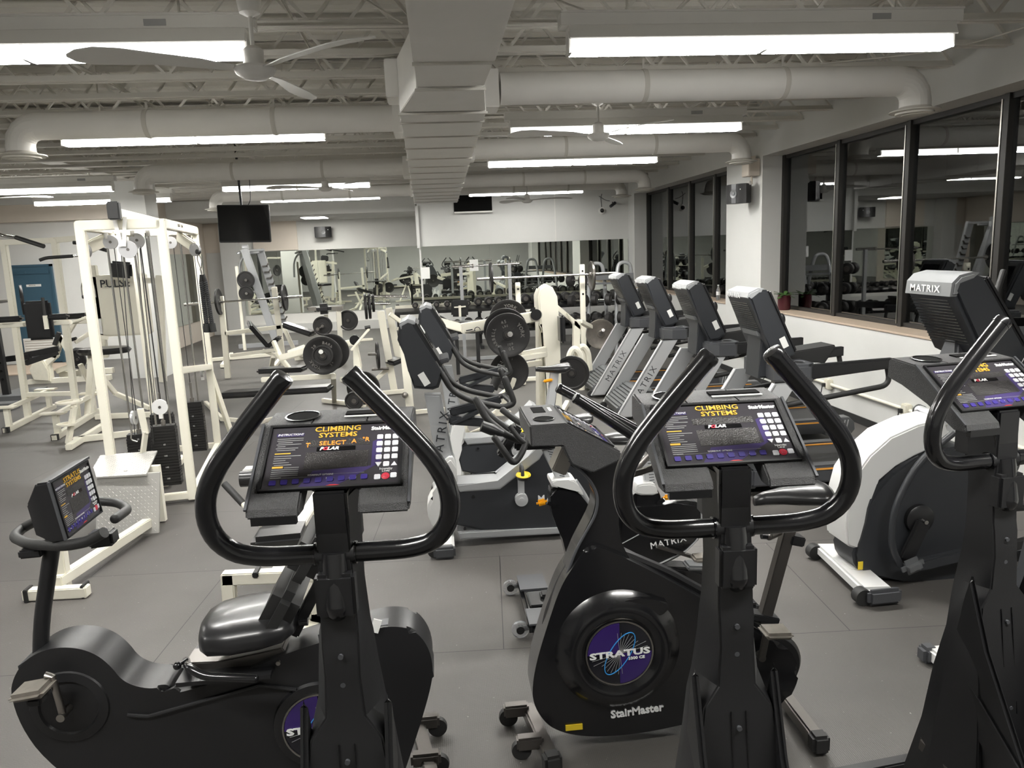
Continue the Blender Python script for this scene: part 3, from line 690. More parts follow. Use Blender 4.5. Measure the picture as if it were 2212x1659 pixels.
    for v,z in ((-.262,.90),(-.237,1.08),(-.296,.64),(-.238,1.15)): put('bolt',G().cyl((.0,v-.002,z),(.0,v+.03,z),.006),'charcoal_light',t)
    return t
climber('leftmost black stair climber, dark console reading climbing systems with its orange display lit',(-.247,1.869),-.051)
climber('middle black stair climber, glare washing over its console, in front of the upright bike',(.679,1.846),-.044,False)
climber('rightmost black stair climber, cut off by the right edge of the photo',(1.615,2.204),.107,False)

# ---------------- badge on the stair machines' bikes ----------------
def stratus_badge(parent,c,r,y,face=-1):
    cx,cz=c
    b=put('badge_disc',G().lathe([(0,0),(r,0),(r*1.0,.006),(0,.008)],(cx,y,cz),(0,-1,0),seg=48),'badge_black',parent)
    put('badge_ring',G().lathe([(r,0),(r*1.03,.004),(r*1.03,.010),(r*.985,.010),(r*.985,0)],(cx,y,cz),(0,-1,0),seg=48),'steel',b)
    for a0 in (90,270):
        pts=[(cx,cz)]+[(cx+r*.97*math.cos(math.radians(a0+q*9)),cz+r*.97*math.sin(math.radians(a0+q*9))) for q in range(11)]
        put('badge_quarter',G().prism(pts,'Y',y-.0095,y-.007),'badge_purple',b)
    g=G(); n=36; ph=math.radians(58)
    def el(t,k): return V(cx+(math.cos(ph)*r*.74*math.cos(t)-math.sin(ph)*r*.30*math.sin(t))*k,y-.0105,cz+(math.sin(ph)*r*.74*math.cos(t)+math.cos(ph)*r*.30*math.sin(t))*k)
    pts=[el(2*PI*i/n,1) for i in range(n+1)]
    g.tube(pts[:-1],.0022,seg=6,closed=True); put('badge_oval',g,'blue_print',b)
    g=G()
    for i in range(9):
        a=math.radians(12+i*10.5); l=r*(.86 if i in (0,1) else .66)
        for s in (-1,1): g.bar((cx,y-.0108,cz),(cx+s*l*math.cos(a),y-.0108,cz+s*l*math.sin(a)),.0012,.001)
    put('badge_rays',g,'print_grey',b)
    put('lettering',text('STRATUS',r*.27,(cx,y-.012,cz),(1,0,.04),(0,0,1),bold=r*.010,sx=1.65,depth=.001),'print_white',b)
    put('lettering',text('3300 CE',r*.12,(cx+r*.5,y-.012,cz-r*.17),(1,0,.04),(0,0,1),bold=r*.004,sx=1.2,depth=.001),'print_white',b)
def caster_foot(t,x,y,sg=-1,s=1):
    b=put('front_foot',G().bar((x,y-.09,.085),(x,y+.0,.085),.05,.05),'dark_steel',t)
# ---------------- upright bike ----------------
t=thing('upright_bike','black upright exercise bike with a round purple badge, behind the middle stair climber','exercise bike',(.85,2.87,0),world=True)
y0,y1=2.79,2.95
body=[(0.535,0.878),(0.487,0.812),(0.43,0.727),(0.373,0.567),(0.327,0.425),(0.304,0.315),(0.305,0.233),(0.341,0.157),(0.383,0.112),(0.459,0.075),(0.575,0.053),(0.761,0.05),(0.979,0.077),(1.099,0.09),(1.22,0.061),(1.361,0.089),(1.423,0.2),(1.433,0.284),(1.374,0.384),(1.283,0.42),(1.094,0.569),(0.862,0.725),(0.674,0.839),(0.582,0.885)]
put('body_shell',G().prism(cha(body),'Y',y0,y1,bev=.018),'black_gloss',t)
edge=[(a,2.87,b+.012) for a,b in [(0.36,0.386),(0.39,0.568),(0.452,0.715),(0.545,0.86),(0.703,0.804),(0.887,0.708),(1.105,0.565),(1.33,0.406)]]
put('body_spine',G().tube(fillet(edge,.05),.02,seg=8),'black_plastic',t)
bc=V((0.658,2.77,0.438))
g=G().lathe([(.262,.0),(.25,.012),(.205,.046),(.19,.05),(.165,.045),(.15,.03),(.14,.028)],(bc.x,y0+.004,bc.z),(0,-1,0),seg=56); put('belt_housing',g,'black_gloss',t)
stratus_badge(t,(bc.x,bc.z),.135,y0-.024)
g=G()
pts=[(0.657,0.669),(0.78,0.663),(0.884,0.623),(0.817,0.564),(0.722,0.598),(0.647,0.619)]
put('shroud_flare',G().prism(cha(pts,1),'Y',y0-.03,y0+.01,bev=.008),'black_gloss',t)
neck=[(0.614,1.262),(0.522,1.249),(0.469,1.225),(0.542,1.175),(0.587,1.1),(0.58,1.018),(0.537,0.939),(0.494,0.861),(0.444,0.724),(0.534,0.809),(0.681,0.797),(0.766,0.74),(0.704,0.834),(0.675,0.924),(0.679,1.015),(0.695,1.115),(0.705,1.19),(0.696,1.228)]
put('neck',G().prism(cha(neck),'Y',2.82,2.92,bev=.01),'black_gloss',t)
put('neck_rib',G().tube(fillet([(a,2.815,b) for a,b in [(0.481,1.235),(0.556,1.164),(0.595,1.089),(0.586,1.01),(0.54,0.933),(0.499,0.863),(0.449,0.73)]],.08),.006,seg=8),'charcoal_light',t)
put('lettering',text('StairMaster',.048,V((0.734,2.787,0.156)),(1,0,.055),(0,0,1),bold=.0012,depth=.002).xf(Matrix.Translation((0,-.0,0))),'print_white',t)
p=V((0.469,2.785,0.113)); put('warning_label',G().bb((p.x-.035,2.782,p.z-.012),(p.x+.035,2.788,p.z+.012)),'yellow_plastic',t)
# feet with casters
for nm,(a,b) in (('front_stabiliser',((0.307,3.041,0.05),(0.358,2.674,0.05))),('rear_stabiliser',((1.442,2.959,0.05),(1.437,2.627,0.05)))):
    a,b=V(a),V(b); st=put(nm,G().bar(a,b,.055,.06,bev=.008),'dark_steel',t)
    for q in (b,): put('end_cap',G().bar(q-(b-a).normalized()*.03,q+(b-a).normalized()*.035,.072,.08,bev=.012),'rubber_black',st)
    if nm[0]=='f':
        for f in (.1,.72):
            c=a+(b-a)*f; br=put('wheel_bracket',G().box((c.x-.06,c.y,.075),(.11,.05,.055),bev=.008),'dark_steel',st); put('wheel',G().lathe([(0,-.015),(.04,-.013),(.042,0),(.04,.013),(0,.015)],(c.x-.095,c.y-.0,.044),(0,1,0)),'rubber_black',br)
# rear flywheel side, pedals
rc=V((1.312,2.87,0.25))
put('rear_disc',G().lathe([(0,-.055),(.13,-.05),(.145,-.03),(.145,.03),(.13,.05),(0,.055)],(rc.x+.005,2.87,rc.z+.03),(0,1,0),seg=40),'black_plastic',t)
cr=V((rc.x-.06,2.74,.36))
for s,pt in ((-1,(1.271,2.66,0.515)),(1,(1.02,3.08,.2))):
    pt=V(pt); c=V((cr.x,2.87+s*.11,cr.z)); k=put('crank',G().bar(c,(pt.x,2.87+s*.12,pt.z-.02),.03,.014,bev=.003).cyl((c.x,2.87,c.z),(c.x,2.87+s*.12,c.z),.015),'dark_steel',t)
    put('pedal',G().box((pt.x,2.87+s*.19,pt.z),(.115,.10,.028),(0,4,0),bev=.012),'pedal_resin',k)
# seat post and saddle
a,b=V((1.423,2.87,0.907)),V((1.304,2.87,0.453)); a.z+=.02
put('seat_post',G().bar(a,b,.045,.05,up=(1,0,0),bev=.004),'dark_steel',t)
put('post_collar',G().box((b.x-.0,2.87,b.z+.03),(.12,.07,.03),(0,15,0),bev=.004),'black_plastic',t)
q=V((1.438,2.87,0.815)); put('post_cap',G().box((q.x,2.87,q.z),(.06,.062,.04),(0,15,0),bev=.005),'black_plastic',t)
q=V((1.289,2.8,0.868)); put('pull_pin',G().cyl(q,(q.x+.07,2.86,q.z-.01),.018).ball(q,.016),'dark_steel',t)
put('pin_knob',G().cyl((q.x-.03,q.y,q.z+.004),(q.x,q.y,q.z),.014),'black_gloss',t)
sc=V((1.407,2.87,1.004))
rings=[]
for u,wd,h,dz in ((-.15,.018,.022,-.012),(-.11,.032,.03,-.004),(-.04,.05,.036,.0),(.03,.095,.042,.004),(.09,.125,.046,.008),(.13,.12,.044,.012),(.155,.08,.03,.014)):
    rings.append([(sc.x+u,2.87+wd*math.cos(k*PI/8),sc.z+dz+h*math.sin(k*PI/8)*(1 if k<8 else .8)) for k in range(16)])
put('saddle',G().grid(rings),'black_vinyl',t,angle=80)
# console: same shell as the climbers, turned to face the rider on the right
W=.18
prof=[(.32,1.41),(.45,1.412),(.66,1.289),(.655,1.262),(.60,1.262),(.43,1.30),(.42,1.335),(.325,1.335)]
prof=[(.318,1.413),(.452,1.413),(.662,1.289),(.650,1.255),(.55,1.215),(.47,1.255),(.44,1.325),(.322,1.33)]
co=put('console',G().prism(prof,'Y',2.69,3.05),'console_leather',t,bev=.006)
ex=V(0,1,0); ey=V(-.21,0,.123).normalized()
console_face(co,V(.452,2.716,1.4135)+V(.21,0,-.123).normalized()*.018,ex,ey,.304,.19,('STRATUS','SYSTEMS'),led=False)
put('cup_holder_rim',G().lathe([(.040,0),(.042,.003),(.037,.004),(.036,-.01)],(.385,2.78,1.413),(0,0,1),sx=1,sy=1),'black_gloss',co); put('cup_holder',G().lathe([(.036,-.004),(.036,.0012),(0,.0012)],(.385,2.78,1.414)),'matte_black',co)
put('slot',G().box((.385,2.95,1.4135),(.05,.10,0.003)),'matte_black',co); put('model_label',G().box((.432,2.95,1.4135),(.012,.07,.002)),'label_white',co)
put('mount_plate',G().box((.47,2.86,1.25),(.06,.10,.14),(0,25,0),bev=.005),'steel',t); put('mount_bolt',G().cyl((.49,2.80,1.27),(.49,2.79,1.27),.012),'chrome',t)
for yy,a,b in ((2.76,(0.511,2.76,1.487),(0.755,2.76,1.31)),(3.04,(0.493,3.04,1.477),(0.806,3.04,1.291))):
    a,b=V(a),V(b); d=(b-a)
    h=put('handlebar',G().tube(fillet([a,b,b+V(.08,0,-.10),(.74,2.87,1.14),(.60,2.87,1.12)],.07),.013,seg=12),'dark_steel',t)
    put('foam_grip',G().tube([a,b+d*.02],.0205,seg=16),'black_gloss',h); put('end_plug',G().lathe([(.0205,0),(.022,.006),(.018,.014),(0,.016)],a,-d),'black_gloss',h)
# ---------------- recumbent bike ----------------
t=thing('recumbent_bike','black recumbent bike at lower left with a sagging vinyl seat and low pedals','exercise bike',(-.8,2.65,0),world=True)
Y0,Y1=2.56,2.72
body=[(-1.53,0.609),(-1.512,0.668),(-1.471,0.725),(-1.414,0.757),(-1.352,0.768),(-1.285,0.758),(-1.228,0.727),(-1.188,0.679),(-1.161,0.627),(-1.121,0.598),(-1.068,0.582),(-1.013,0.587),(-1.001,0.554),(-0.921,0.567),(-0.757,0.609),(-0.624,0.662),(-0.46,0.705),(-0.295,0.734),(-0.212,0.741),(-0.14,0.719),(-0.094,0.652),(-0.08,0.569),(-0.091,0.496),(-0.137,0.352),(-0.198,0.188),(-0.26,0.022),(-0.52,-0.044),(-1.013,0.019),(-1.313,0.188),(-1.455,0.352),(-1.513,0.484)]
put('body_shell',G().prism(cha(body),'Y',Y0,Y1,bev=.016),'black_plastic',t)
top=[(-1.496,0.702),(-1.44,0.736),(-1.369,0.743),(-1.301,0.723),(-1.244,0.674),(-1.209,0.613),(-1.167,0.565),(-1.109,0.544),(-1.046,0.553)]
put('top_strip',G().grid([[(x,2.57,z+.004),(x,2.71,z+.004),(x,2.71,z-.02),(x,2.57,z-.02)] for x,z in [(q.x,q.z) for q in fillet([(a,0,b) for a,b in top],.08,3)]]),'charcoal',t)
top=[(-0.318,0.69),(-0.219,0.703),(-0.144,0.674),(-0.097,0.603),(-0.084,0.523)]
put('rear_strip',G().grid([[(x+.004,2.565,z+.004),(x+.004,2.715,z+.004),(x-.02,2.715,z-.02),(x-.02,2.565,z-.02)] for x,z in [(q.x,q.z) for q in fillet([(a,0,b) for a,b in top],.08,3)]]),'charcoal',t)
g=G()
rail=[(-1.155,0.493),(-1.086,0.48),(-0.925,0.513),(-0.697,0.561),(-0.571,0.53)]
put('moulded_ridge',G().tube([(x,2.556,z) for x,z in rail],.007,seg=8),'black_plastic',t)
c=V((-1.343,2.55,0.543)); put('crank_boss',G().lathe([(.135,0),(.13,.008),(.10,.012),(.095,.004),(.06,.006),(0,.007)],(c.x,2.562,c.z),(0,-1,0),seg=40),'black_plastic',t)
bc=V((-0.496,2.54,0.382)); put('belt_housing',G().lathe([(.17,0),(.165,.014),(.14,.016)],(bc.x,2.56,bc.z),(0,-1,0),seg=48),'black_gloss',t); stratus_badge(t,(bc.x,bc.z),.13,2.546)
# crank and pedal
pc=V((-1.398,2.5,0.662)); a=V((c.x,2.53,c.z))
k=put('crank',G().tube([a+V(0,-.02,0),V((pc.x+.05,2.49,pc.z+.04)),V((pc.x+.03,2.49,pc.z+.045))],.012,seg=10).cyl((c.x,2.56,c.z),(c.x,2.49,c.z),.014),'steel',t)
put('pedal',G().box((pc.x,2.46,pc.z+.012),(.125,.10,.03),(4,-10,-8),bev=.014),'pedal_resin',k); put('pedal_underside',G().box((pc.x+.01,2.46,pc.z-.02),(.05,.06,.03),bev=.008),'rubber_black',k)
k=put('crank',G().bar((c.x,2.74,c.z),(c.x+.1,2.76,c.z-.13),.026,.012).cyl((c.x,2.7,c.z),(c.x,2.77,c.z),.014),'steel',t); put('pedal',G().box((c.x+.1,2.82,c.z-.13),(.12,.1,.03),bev=.012),'pedal_resin',k)
# mast, handlebar and console
g=G().tube(fillet([(-1.458,2.64,0.686),(-1.434,2.64,0.834),(-1.371,2.64,1.069),(-1.334,2.64,1.201)],.12),.026,seg=16); put('mast',g,'black_plastic',t)
q=lambda x,y,Y:V(x,Y,y)
W0=V((-1.245,2.5,1.162))
face_bl,face_br=V((-1.244,2.5,1.165)),V((-1.226,2.74,1.178)); face_tl,face_tr=V((-1.266,2.5,1.372)),V((-1.242,2.74,1.381))
ex=(face_br-face_bl).normalized(); ey=(face_tl-face_bl); ey=(ey-ex*ey.dot(ex)).normalized(); hgt=(face_tl-face_bl).length; wid=(face_br-face_bl).length; ez=ex.cross(ey)
if ez.y>0: ez=-ez
co=put('console',G().grid([[face_bl-ez*d+ex*i+ey*j for i,j in ((0,0),(wid,0),(wid,hgt),(0,hgt))] if d<.05 else [face_bl-ez*d+ex*i+ey*j for i,j in ((.04,.02),(wid-.04,.02),(wid-.04,hgt*.62),(.04,hgt*.62))] for d in (0,.045,.12)]),'black_plastic',t,bev=.006)
console_face(co,face_bl+ey*(hgt-.012)+ex*.012+ez*.001,ex,ey,wid-.024,hgt-.024,('STRATUS','SYSTEMS'),led=False)
put('face_rim',G().bar(face_bl,face_bl+ey*hgt,.008).bar(face_tl,face_tl+ex*wid,.008),'charcoal_light',co)
g=G().tube(fillet([(-1.096,2.46,1.298),(-1.023,2.42,1.303),(-0.998,2.4,1.285),(-1.026,2.36,1.275)],.04),.017,seg=12)
hb=put('handlebar',G().tube(fillet([(-1.483,2.8,1.146),(-1.567,2.86,1.104),(-1.54,2.74,1.112),(-1.429,2.62,1.124),(-1.251,2.5,1.15),(-1.158,2.46,1.174),(-1.095,2.44,1.208)],.05),.018,seg=14),'black_foam',t)
put('handlebar_right',G().tube(fillet([(-1.337,2.92,1.171),(-1.246,2.92,1.158),(-1.185,2.86,1.147),(-1.17,2.7,1.165)],.05),.017,seg=14,round_end=True),'black_foam',hb)
put('bar_clamp',G().bar((-1.169,2.5,1.167),(-1.088,2.5,1.172),.06,.05,bev=.008),'black_gloss',t); put('left_bracket',G().bar((-1.456,2.62,1.093),(-1.38,2.62,1.095),.045,.03,bev=.006),'black_plastic',t)
# seat, seat back, rail, side handle
s0=V((-0.893,2.52,0.742))
rings=[]
prof=[(-.0,.03,.06,0),(.03,.14,.085,.0),(.10,.19,.10,.01),(.22,.215,.10,.015),(.33,.20,.095,.01),(.40,.15,.08,0)]
prof=[(.0,.04,.04),(.015,.11,.058),(.05,.155,.066),(.13,.175,.07),(.23,.175,.066),(.30,.16,.058),(.335,.12,.04)]
for u,wd,h in prof:
    cz=s0.z+.0+u*.10
    rings.append([(s0.x+u,2.64+wd*math.copysign(abs(math.cos(k*PI/12))**.55,math.cos(k*PI/12)),cz+h*math.copysign(abs(math.sin(k*PI/12))**.7,math.sin(k*PI/12))*(1-.18*math.cos(k*PI/12)**2 if k<12 else .7)) for k in range(24)])
put('seat_cushion',G().grid(rings),'black_vinyl',t,angle=70)
put('seat_plate',G().bar((-0.963,2.64,0.616),(-0.644,2.64,0.615),.26,.015),'black_plastic',t)
a,b=V((-0.632,2.56,0.716)),V((-0.432,2.56,1.042)); d=(b-a).normalized(); n=V(-d.z,0,d.x); 
put('back_frame',G().bar(a+V(.05,.1,-.02),b+V(.06,.1,.02),.06,.04,up=(1,0,0),bev=.006),'black_plastic',t)
for f0,f1 in ((.02,.56),(.66,1.12)):
    p0,p1=a+(b-a)*f0+n*.035,a+(b-a)*f1+n*.035
    put('back_pad',G().bar(p0+V(0,.10,0),p1+V(0,.10,0),.34,.105,up=n,bev=.035),'black_foam',t)
for f in (.15,.55): q=a+(b-a)*f; put('bolt',G().cyl((q.x+.055,2.6,q.z),(q.x+.085,2.6,q.z),.014),'black_gloss',t)
put('seat_rail',G().bar((-1.037,2.64,0.532),(-0.492,2.64,0.646),.09,.045,bev=.004).bar((-0.481,2.6,0.709),(-0.232,2.6,0.725),.05,.03),'charcoal_light',t)
put('seat_carriage',G().prism([(-0.952,0.654),(-0.844,0.649),(-0.614,0.68),(-0.592,0.651),(-0.638,0.601),(-0.917,0.56),(-0.95,0.578)],'Y',2.585,2.69),'dark_steel',t,bev=.004)
put('side_handle',G().tube(fillet([(-0.959,2.62,0.643),(-0.905,2.48,0.697),(-0.846,2.45,0.672),(-0.675,2.44,0.653)],.05),.0145,seg=12,round_end=True),'black_gloss',t)
put('lever',G().tube([(-0.93,2.55,0.686),(-0.944,2.5,0.693)],.006).ball((-0.946,2.5,0.693),.014),'black_gloss',t)
for p in ((955-520,1473),(600,1433)): q=V((-0.891,2.55,0.595)) if p[0]<500 else V((-0.623,2.55,0.641)); put('bolt',G().cyl((q.x,2.56,q.z),(q.x,2.548,q.z),.008),'steel',t)
a,b=V((-0.197,3.124,0.05)),V((-0.111,2.626,0.05)); st=put('rear_stabiliser',G().bar(a,b,.055,.06,bev=.008),'dark_steel',t)
for px in ((930,1570),(930,1645)):
    c=V((-0.121,2.983,0.05)) if px[1]<1600 else V((-0.117,2.741,0.05)); br=put('wheel_bracket',G().box((c.x-.02,c.y,.075),(.12,.05,.055),bev=.01),'dark_steel',st); put('wheel',G().lathe([(0,-.015),(.04,-.013),(.042,0),(.04,.013),(0,.015)],(c.x+.03,c.y,.044),(0,1,0)),'rubber_black',br)
put('front_stabiliser',G().bar((-1.35,2.4,.04),(-1.35,2.9,.04),.06,.06,bev=.008),'dark_steel',t)
put('body_sticker',G().box(V((-0.273,2.55,0.751)),(.03,.004,.05),(0,20,0)),'label_white',t)

# ---------------- treadmills along the window wall ----------------
TY=[6.036,7.527,9.005,10.434]
def treadmill(yc,label):
    t=thing('treadmill',label,'treadmill',(3.2,yc,0),group='treadmills facing into the room along the windows')
    X=lambda x:x-3.2
    B=lambda x0,y0,z0,x1,y1,z1,bev=0:G().bb((X(x0),y0,z0),(X(x1),y1,z1),bev=bev)
    put('deck',B(2.25,-.30,.10,4.1,.30,.20,.01),'charcoal',t)
    put('running_belt',B(2.50,-.255,.19,4.08,.255,.215),'belt_black',t)
    for s in (-1,1):
        a,b=(s*.28,s*.40); r=put('side_rail',B(2.45,min(a,b),.09,4.02,max(a,b),.235,.015),'charcoal_light',t)
        put('orange_stripe',G().bb((X(2.5),s*.268,.214),(X(4.0),s*.282,.222)).bb((X(2.5),s*.395,.20),(X(4.0),s*.403,.214)),'orange_stripe',r)
        c=put('rear_cap',G().prism([(X(3.86),.07),(X(4.12),.07),(X(4.16),.12),(X(4.15),.20),(X(4.10),.25),(X(3.84),.25)],'Y',s*.29,s*.42,bev=.006),'grey_paint',t)
        g=G()
        for k in range(6): g.bar((X(3.89+.034*k),s*.423,.10),(X(3.915+.034*k),s*.423,.225),.004,.010)
        put('slanted_print',g,'silver_light',c)
        # leaning upright blade
        poly=[(X(2.62),.93),(X(2.80),.93),(X(2.24),.04),(X(2.06),.04)]
        u=put('upright',G().prism([(x-.0,z) for x,z in poly],'Y',s*.37,s*.41,bev=.006),'silver_paint',t)
        put('upright_edge',G().bar((X(2.615),s*.39,.93),(X(2.055),s*.39,.04),.05,.010),'silver_light',u)
        if s<0:
            d=V(.56,0,.89).normalized(); put('lettering',text('MATRIX',.105,(X(2.40),-.412,.43),d,(-.89,0,.56),space=1.25,sx=1.05,bold=-.0008),'charcoal',u)
            put('upright_face',G().prism([(X(2.63),.92),(X(2.79),.92),(X(2.24),.05),(X(2.08),.05)],'Y',-.4115,-.408),'silver_light',u)
        # arm rest: top bar with the lower loop
        ar=put('arm_rest',G().prism([(X(2.86),1.06),(X(3.60),1.08),(X(3.60),1.0),(X(2.86),.94)],'Y',s*.37-.035,s*.37+.035,bev=.012),'black_plastic',t)
        put('arm_tube',G().tube(fillet([(X(3.56),s*.37,1.04),(X(3.60),s*.37,.86),(X(3.3),s*.37,.82),(X(2.7),s*.37,.74)],.09),.022,seg=10),'rubber_black',ar)
    put('front_grip',G().prism([(X(2.86),1.13),(X(3.26),1.17),(X(3.27),1.15),(X(3.18),1.02),(X(3.1),1.03),(X(2.86),1.05)],'Y',-.12,.12,bev=.01),'rubber_black',t)
    # motor hood between the uprights
    h=put('motor_hood',G().prism([(X(2.10),.06),(X(2.50),.06),(X(2.62),.26),(X(2.55),.32),(X(2.36),.34),(X(2.08),.14)],'Y',-.35,.35,bev=.012),'grey_paint',t)
    g=G()
    for k in range(7): g.bar((X(2.10+.036*k),-.34,.165+.026*k),(X(2.10+.036*k),.34,.165+.026*k),.006,.008)
    put('hood_rib',g,'charcoal',h)
    for s in (-1,1): put('front_wheel',G().cyl((X(2.06),s*.3,.05),(X(2.06),s*.34,.05),.045),'rubber_black',t)
    # console stalk, tray with cup holders, console
    put('console_stalk',G().prism([(X(2.62),1.30),(X(2.72),1.27),(X(2.86),1.0),(X(2.84),.93),(X(2.60),.93),(X(2.61),1.05)],'Y',-.14,.14,bev=.015),'charcoal',t)
    put('stalk_band',G().prism([(X(2.565),1.32),(X(2.70),1.29),(X(2.72),1.25),(X(2.585),1.28)],'Y',-.15,.15,bev=.008),'mid_grey',t)
    tr=put('tray',G().prism([(X(2.74),-.40),(X(2.66),-.30),(X(2.66),.30),(X(2.74),.40),(X(2.90),.42),(X(2.98),.36),(X(2.98),-.36),(X(2.90),-.42)],'Z',.92,1.07,bev=.02),'charcoal_light',t)
    for s in (-1,1):
        put('cup_holder_rim',G().lathe([(.05,0),(.054,.006),(.045,.006),(.043,-.01)],(X(2.86),s*.29,1.07)),'mid_grey',tr); put('cup_holder',G().lathe([(.043,-.005),(.043,.004),(0,.004)],(X(2.86),s*.29,1.07)),'matte_black',tr)
    put('stop_key',G().box((X(2.93),-.05,1.085),(.05,.12,.03),(0,20,0),bev=.008),'red_plastic',tr)
    put('hinge_plate',B(2.62,-.40,.90,2.84,-.33,.945),'black_gloss',t)
    prof=[(X(2.47),1.60),(X(2.55),1.66),(X(2.62),1.655),(X(2.87),1.13),(X(2.80),1.08),(X(2.70),1.07),(X(2.60),1.30)]
    c=put('console',G().prism(prof,'Y',-.235,.235,bev=.02),'charcoal',t)
    put('console_cap',G().prism([(X(2.463),1.60),(X(2.475),1.64),(X(2.55),1.672),(X(2.60),1.668),(X(2.585),1.635),(X(2.50),1.57)],'Y',-.225,.225,bev=.012),'silver_paint',c)
    put('screen_bezel',G().bar((X(2.64),0,1.645),(X(2.875),0,1.145),.45,.03,up=(1,0,0),bev=.012),'black_plastic',c)
    put('screen',G().bar((X(2.675),0,1.60),(X(2.82),0,1.30),.36,.012,up=(1,0,0)),'screen_dark',c)
    g=G()
    for k in range(14): g.bar((X(2.478+.0085*k),-.18,1.55-.018*k),(X(2.478+.0085*k),.18,1.55-.018*k),.004,.004)
    put('speaker_grille',g,'screen_dark',c)
    put('lettering',text('MATRIX',.06,(X(2.461),.07,1.607),(0,-1,0),(0,0,1),space=1.15,bold=.0008,sx=1.15),'print_white',c)
    put('bar_code_label',G().box((X(2.765),-.2365,1.23),(.05,.003,.09),(0,-25,0)),'label_white',c)
    put('ear_phone_pod',G().ball((X(2.79),-.12,1.40),.035,(1,1,1.6)),'black_plastic',c)
    return t
TL=['nearest treadmill, console close to the potted plant on the sill','second nearest treadmill, beside the pillar, its upright showing the end of a silver word','third treadmill from the camera, with a full word printed on its leaning silver upright','farthest treadmill, closest to the dumbbell rack and standing weight tree']
for i,(y,l) in enumerate(zip(TY,TL)):
    if i==0: t0=treadmill(y,l)
    else: dup(t0,(3.2,y,0),0,label=l)
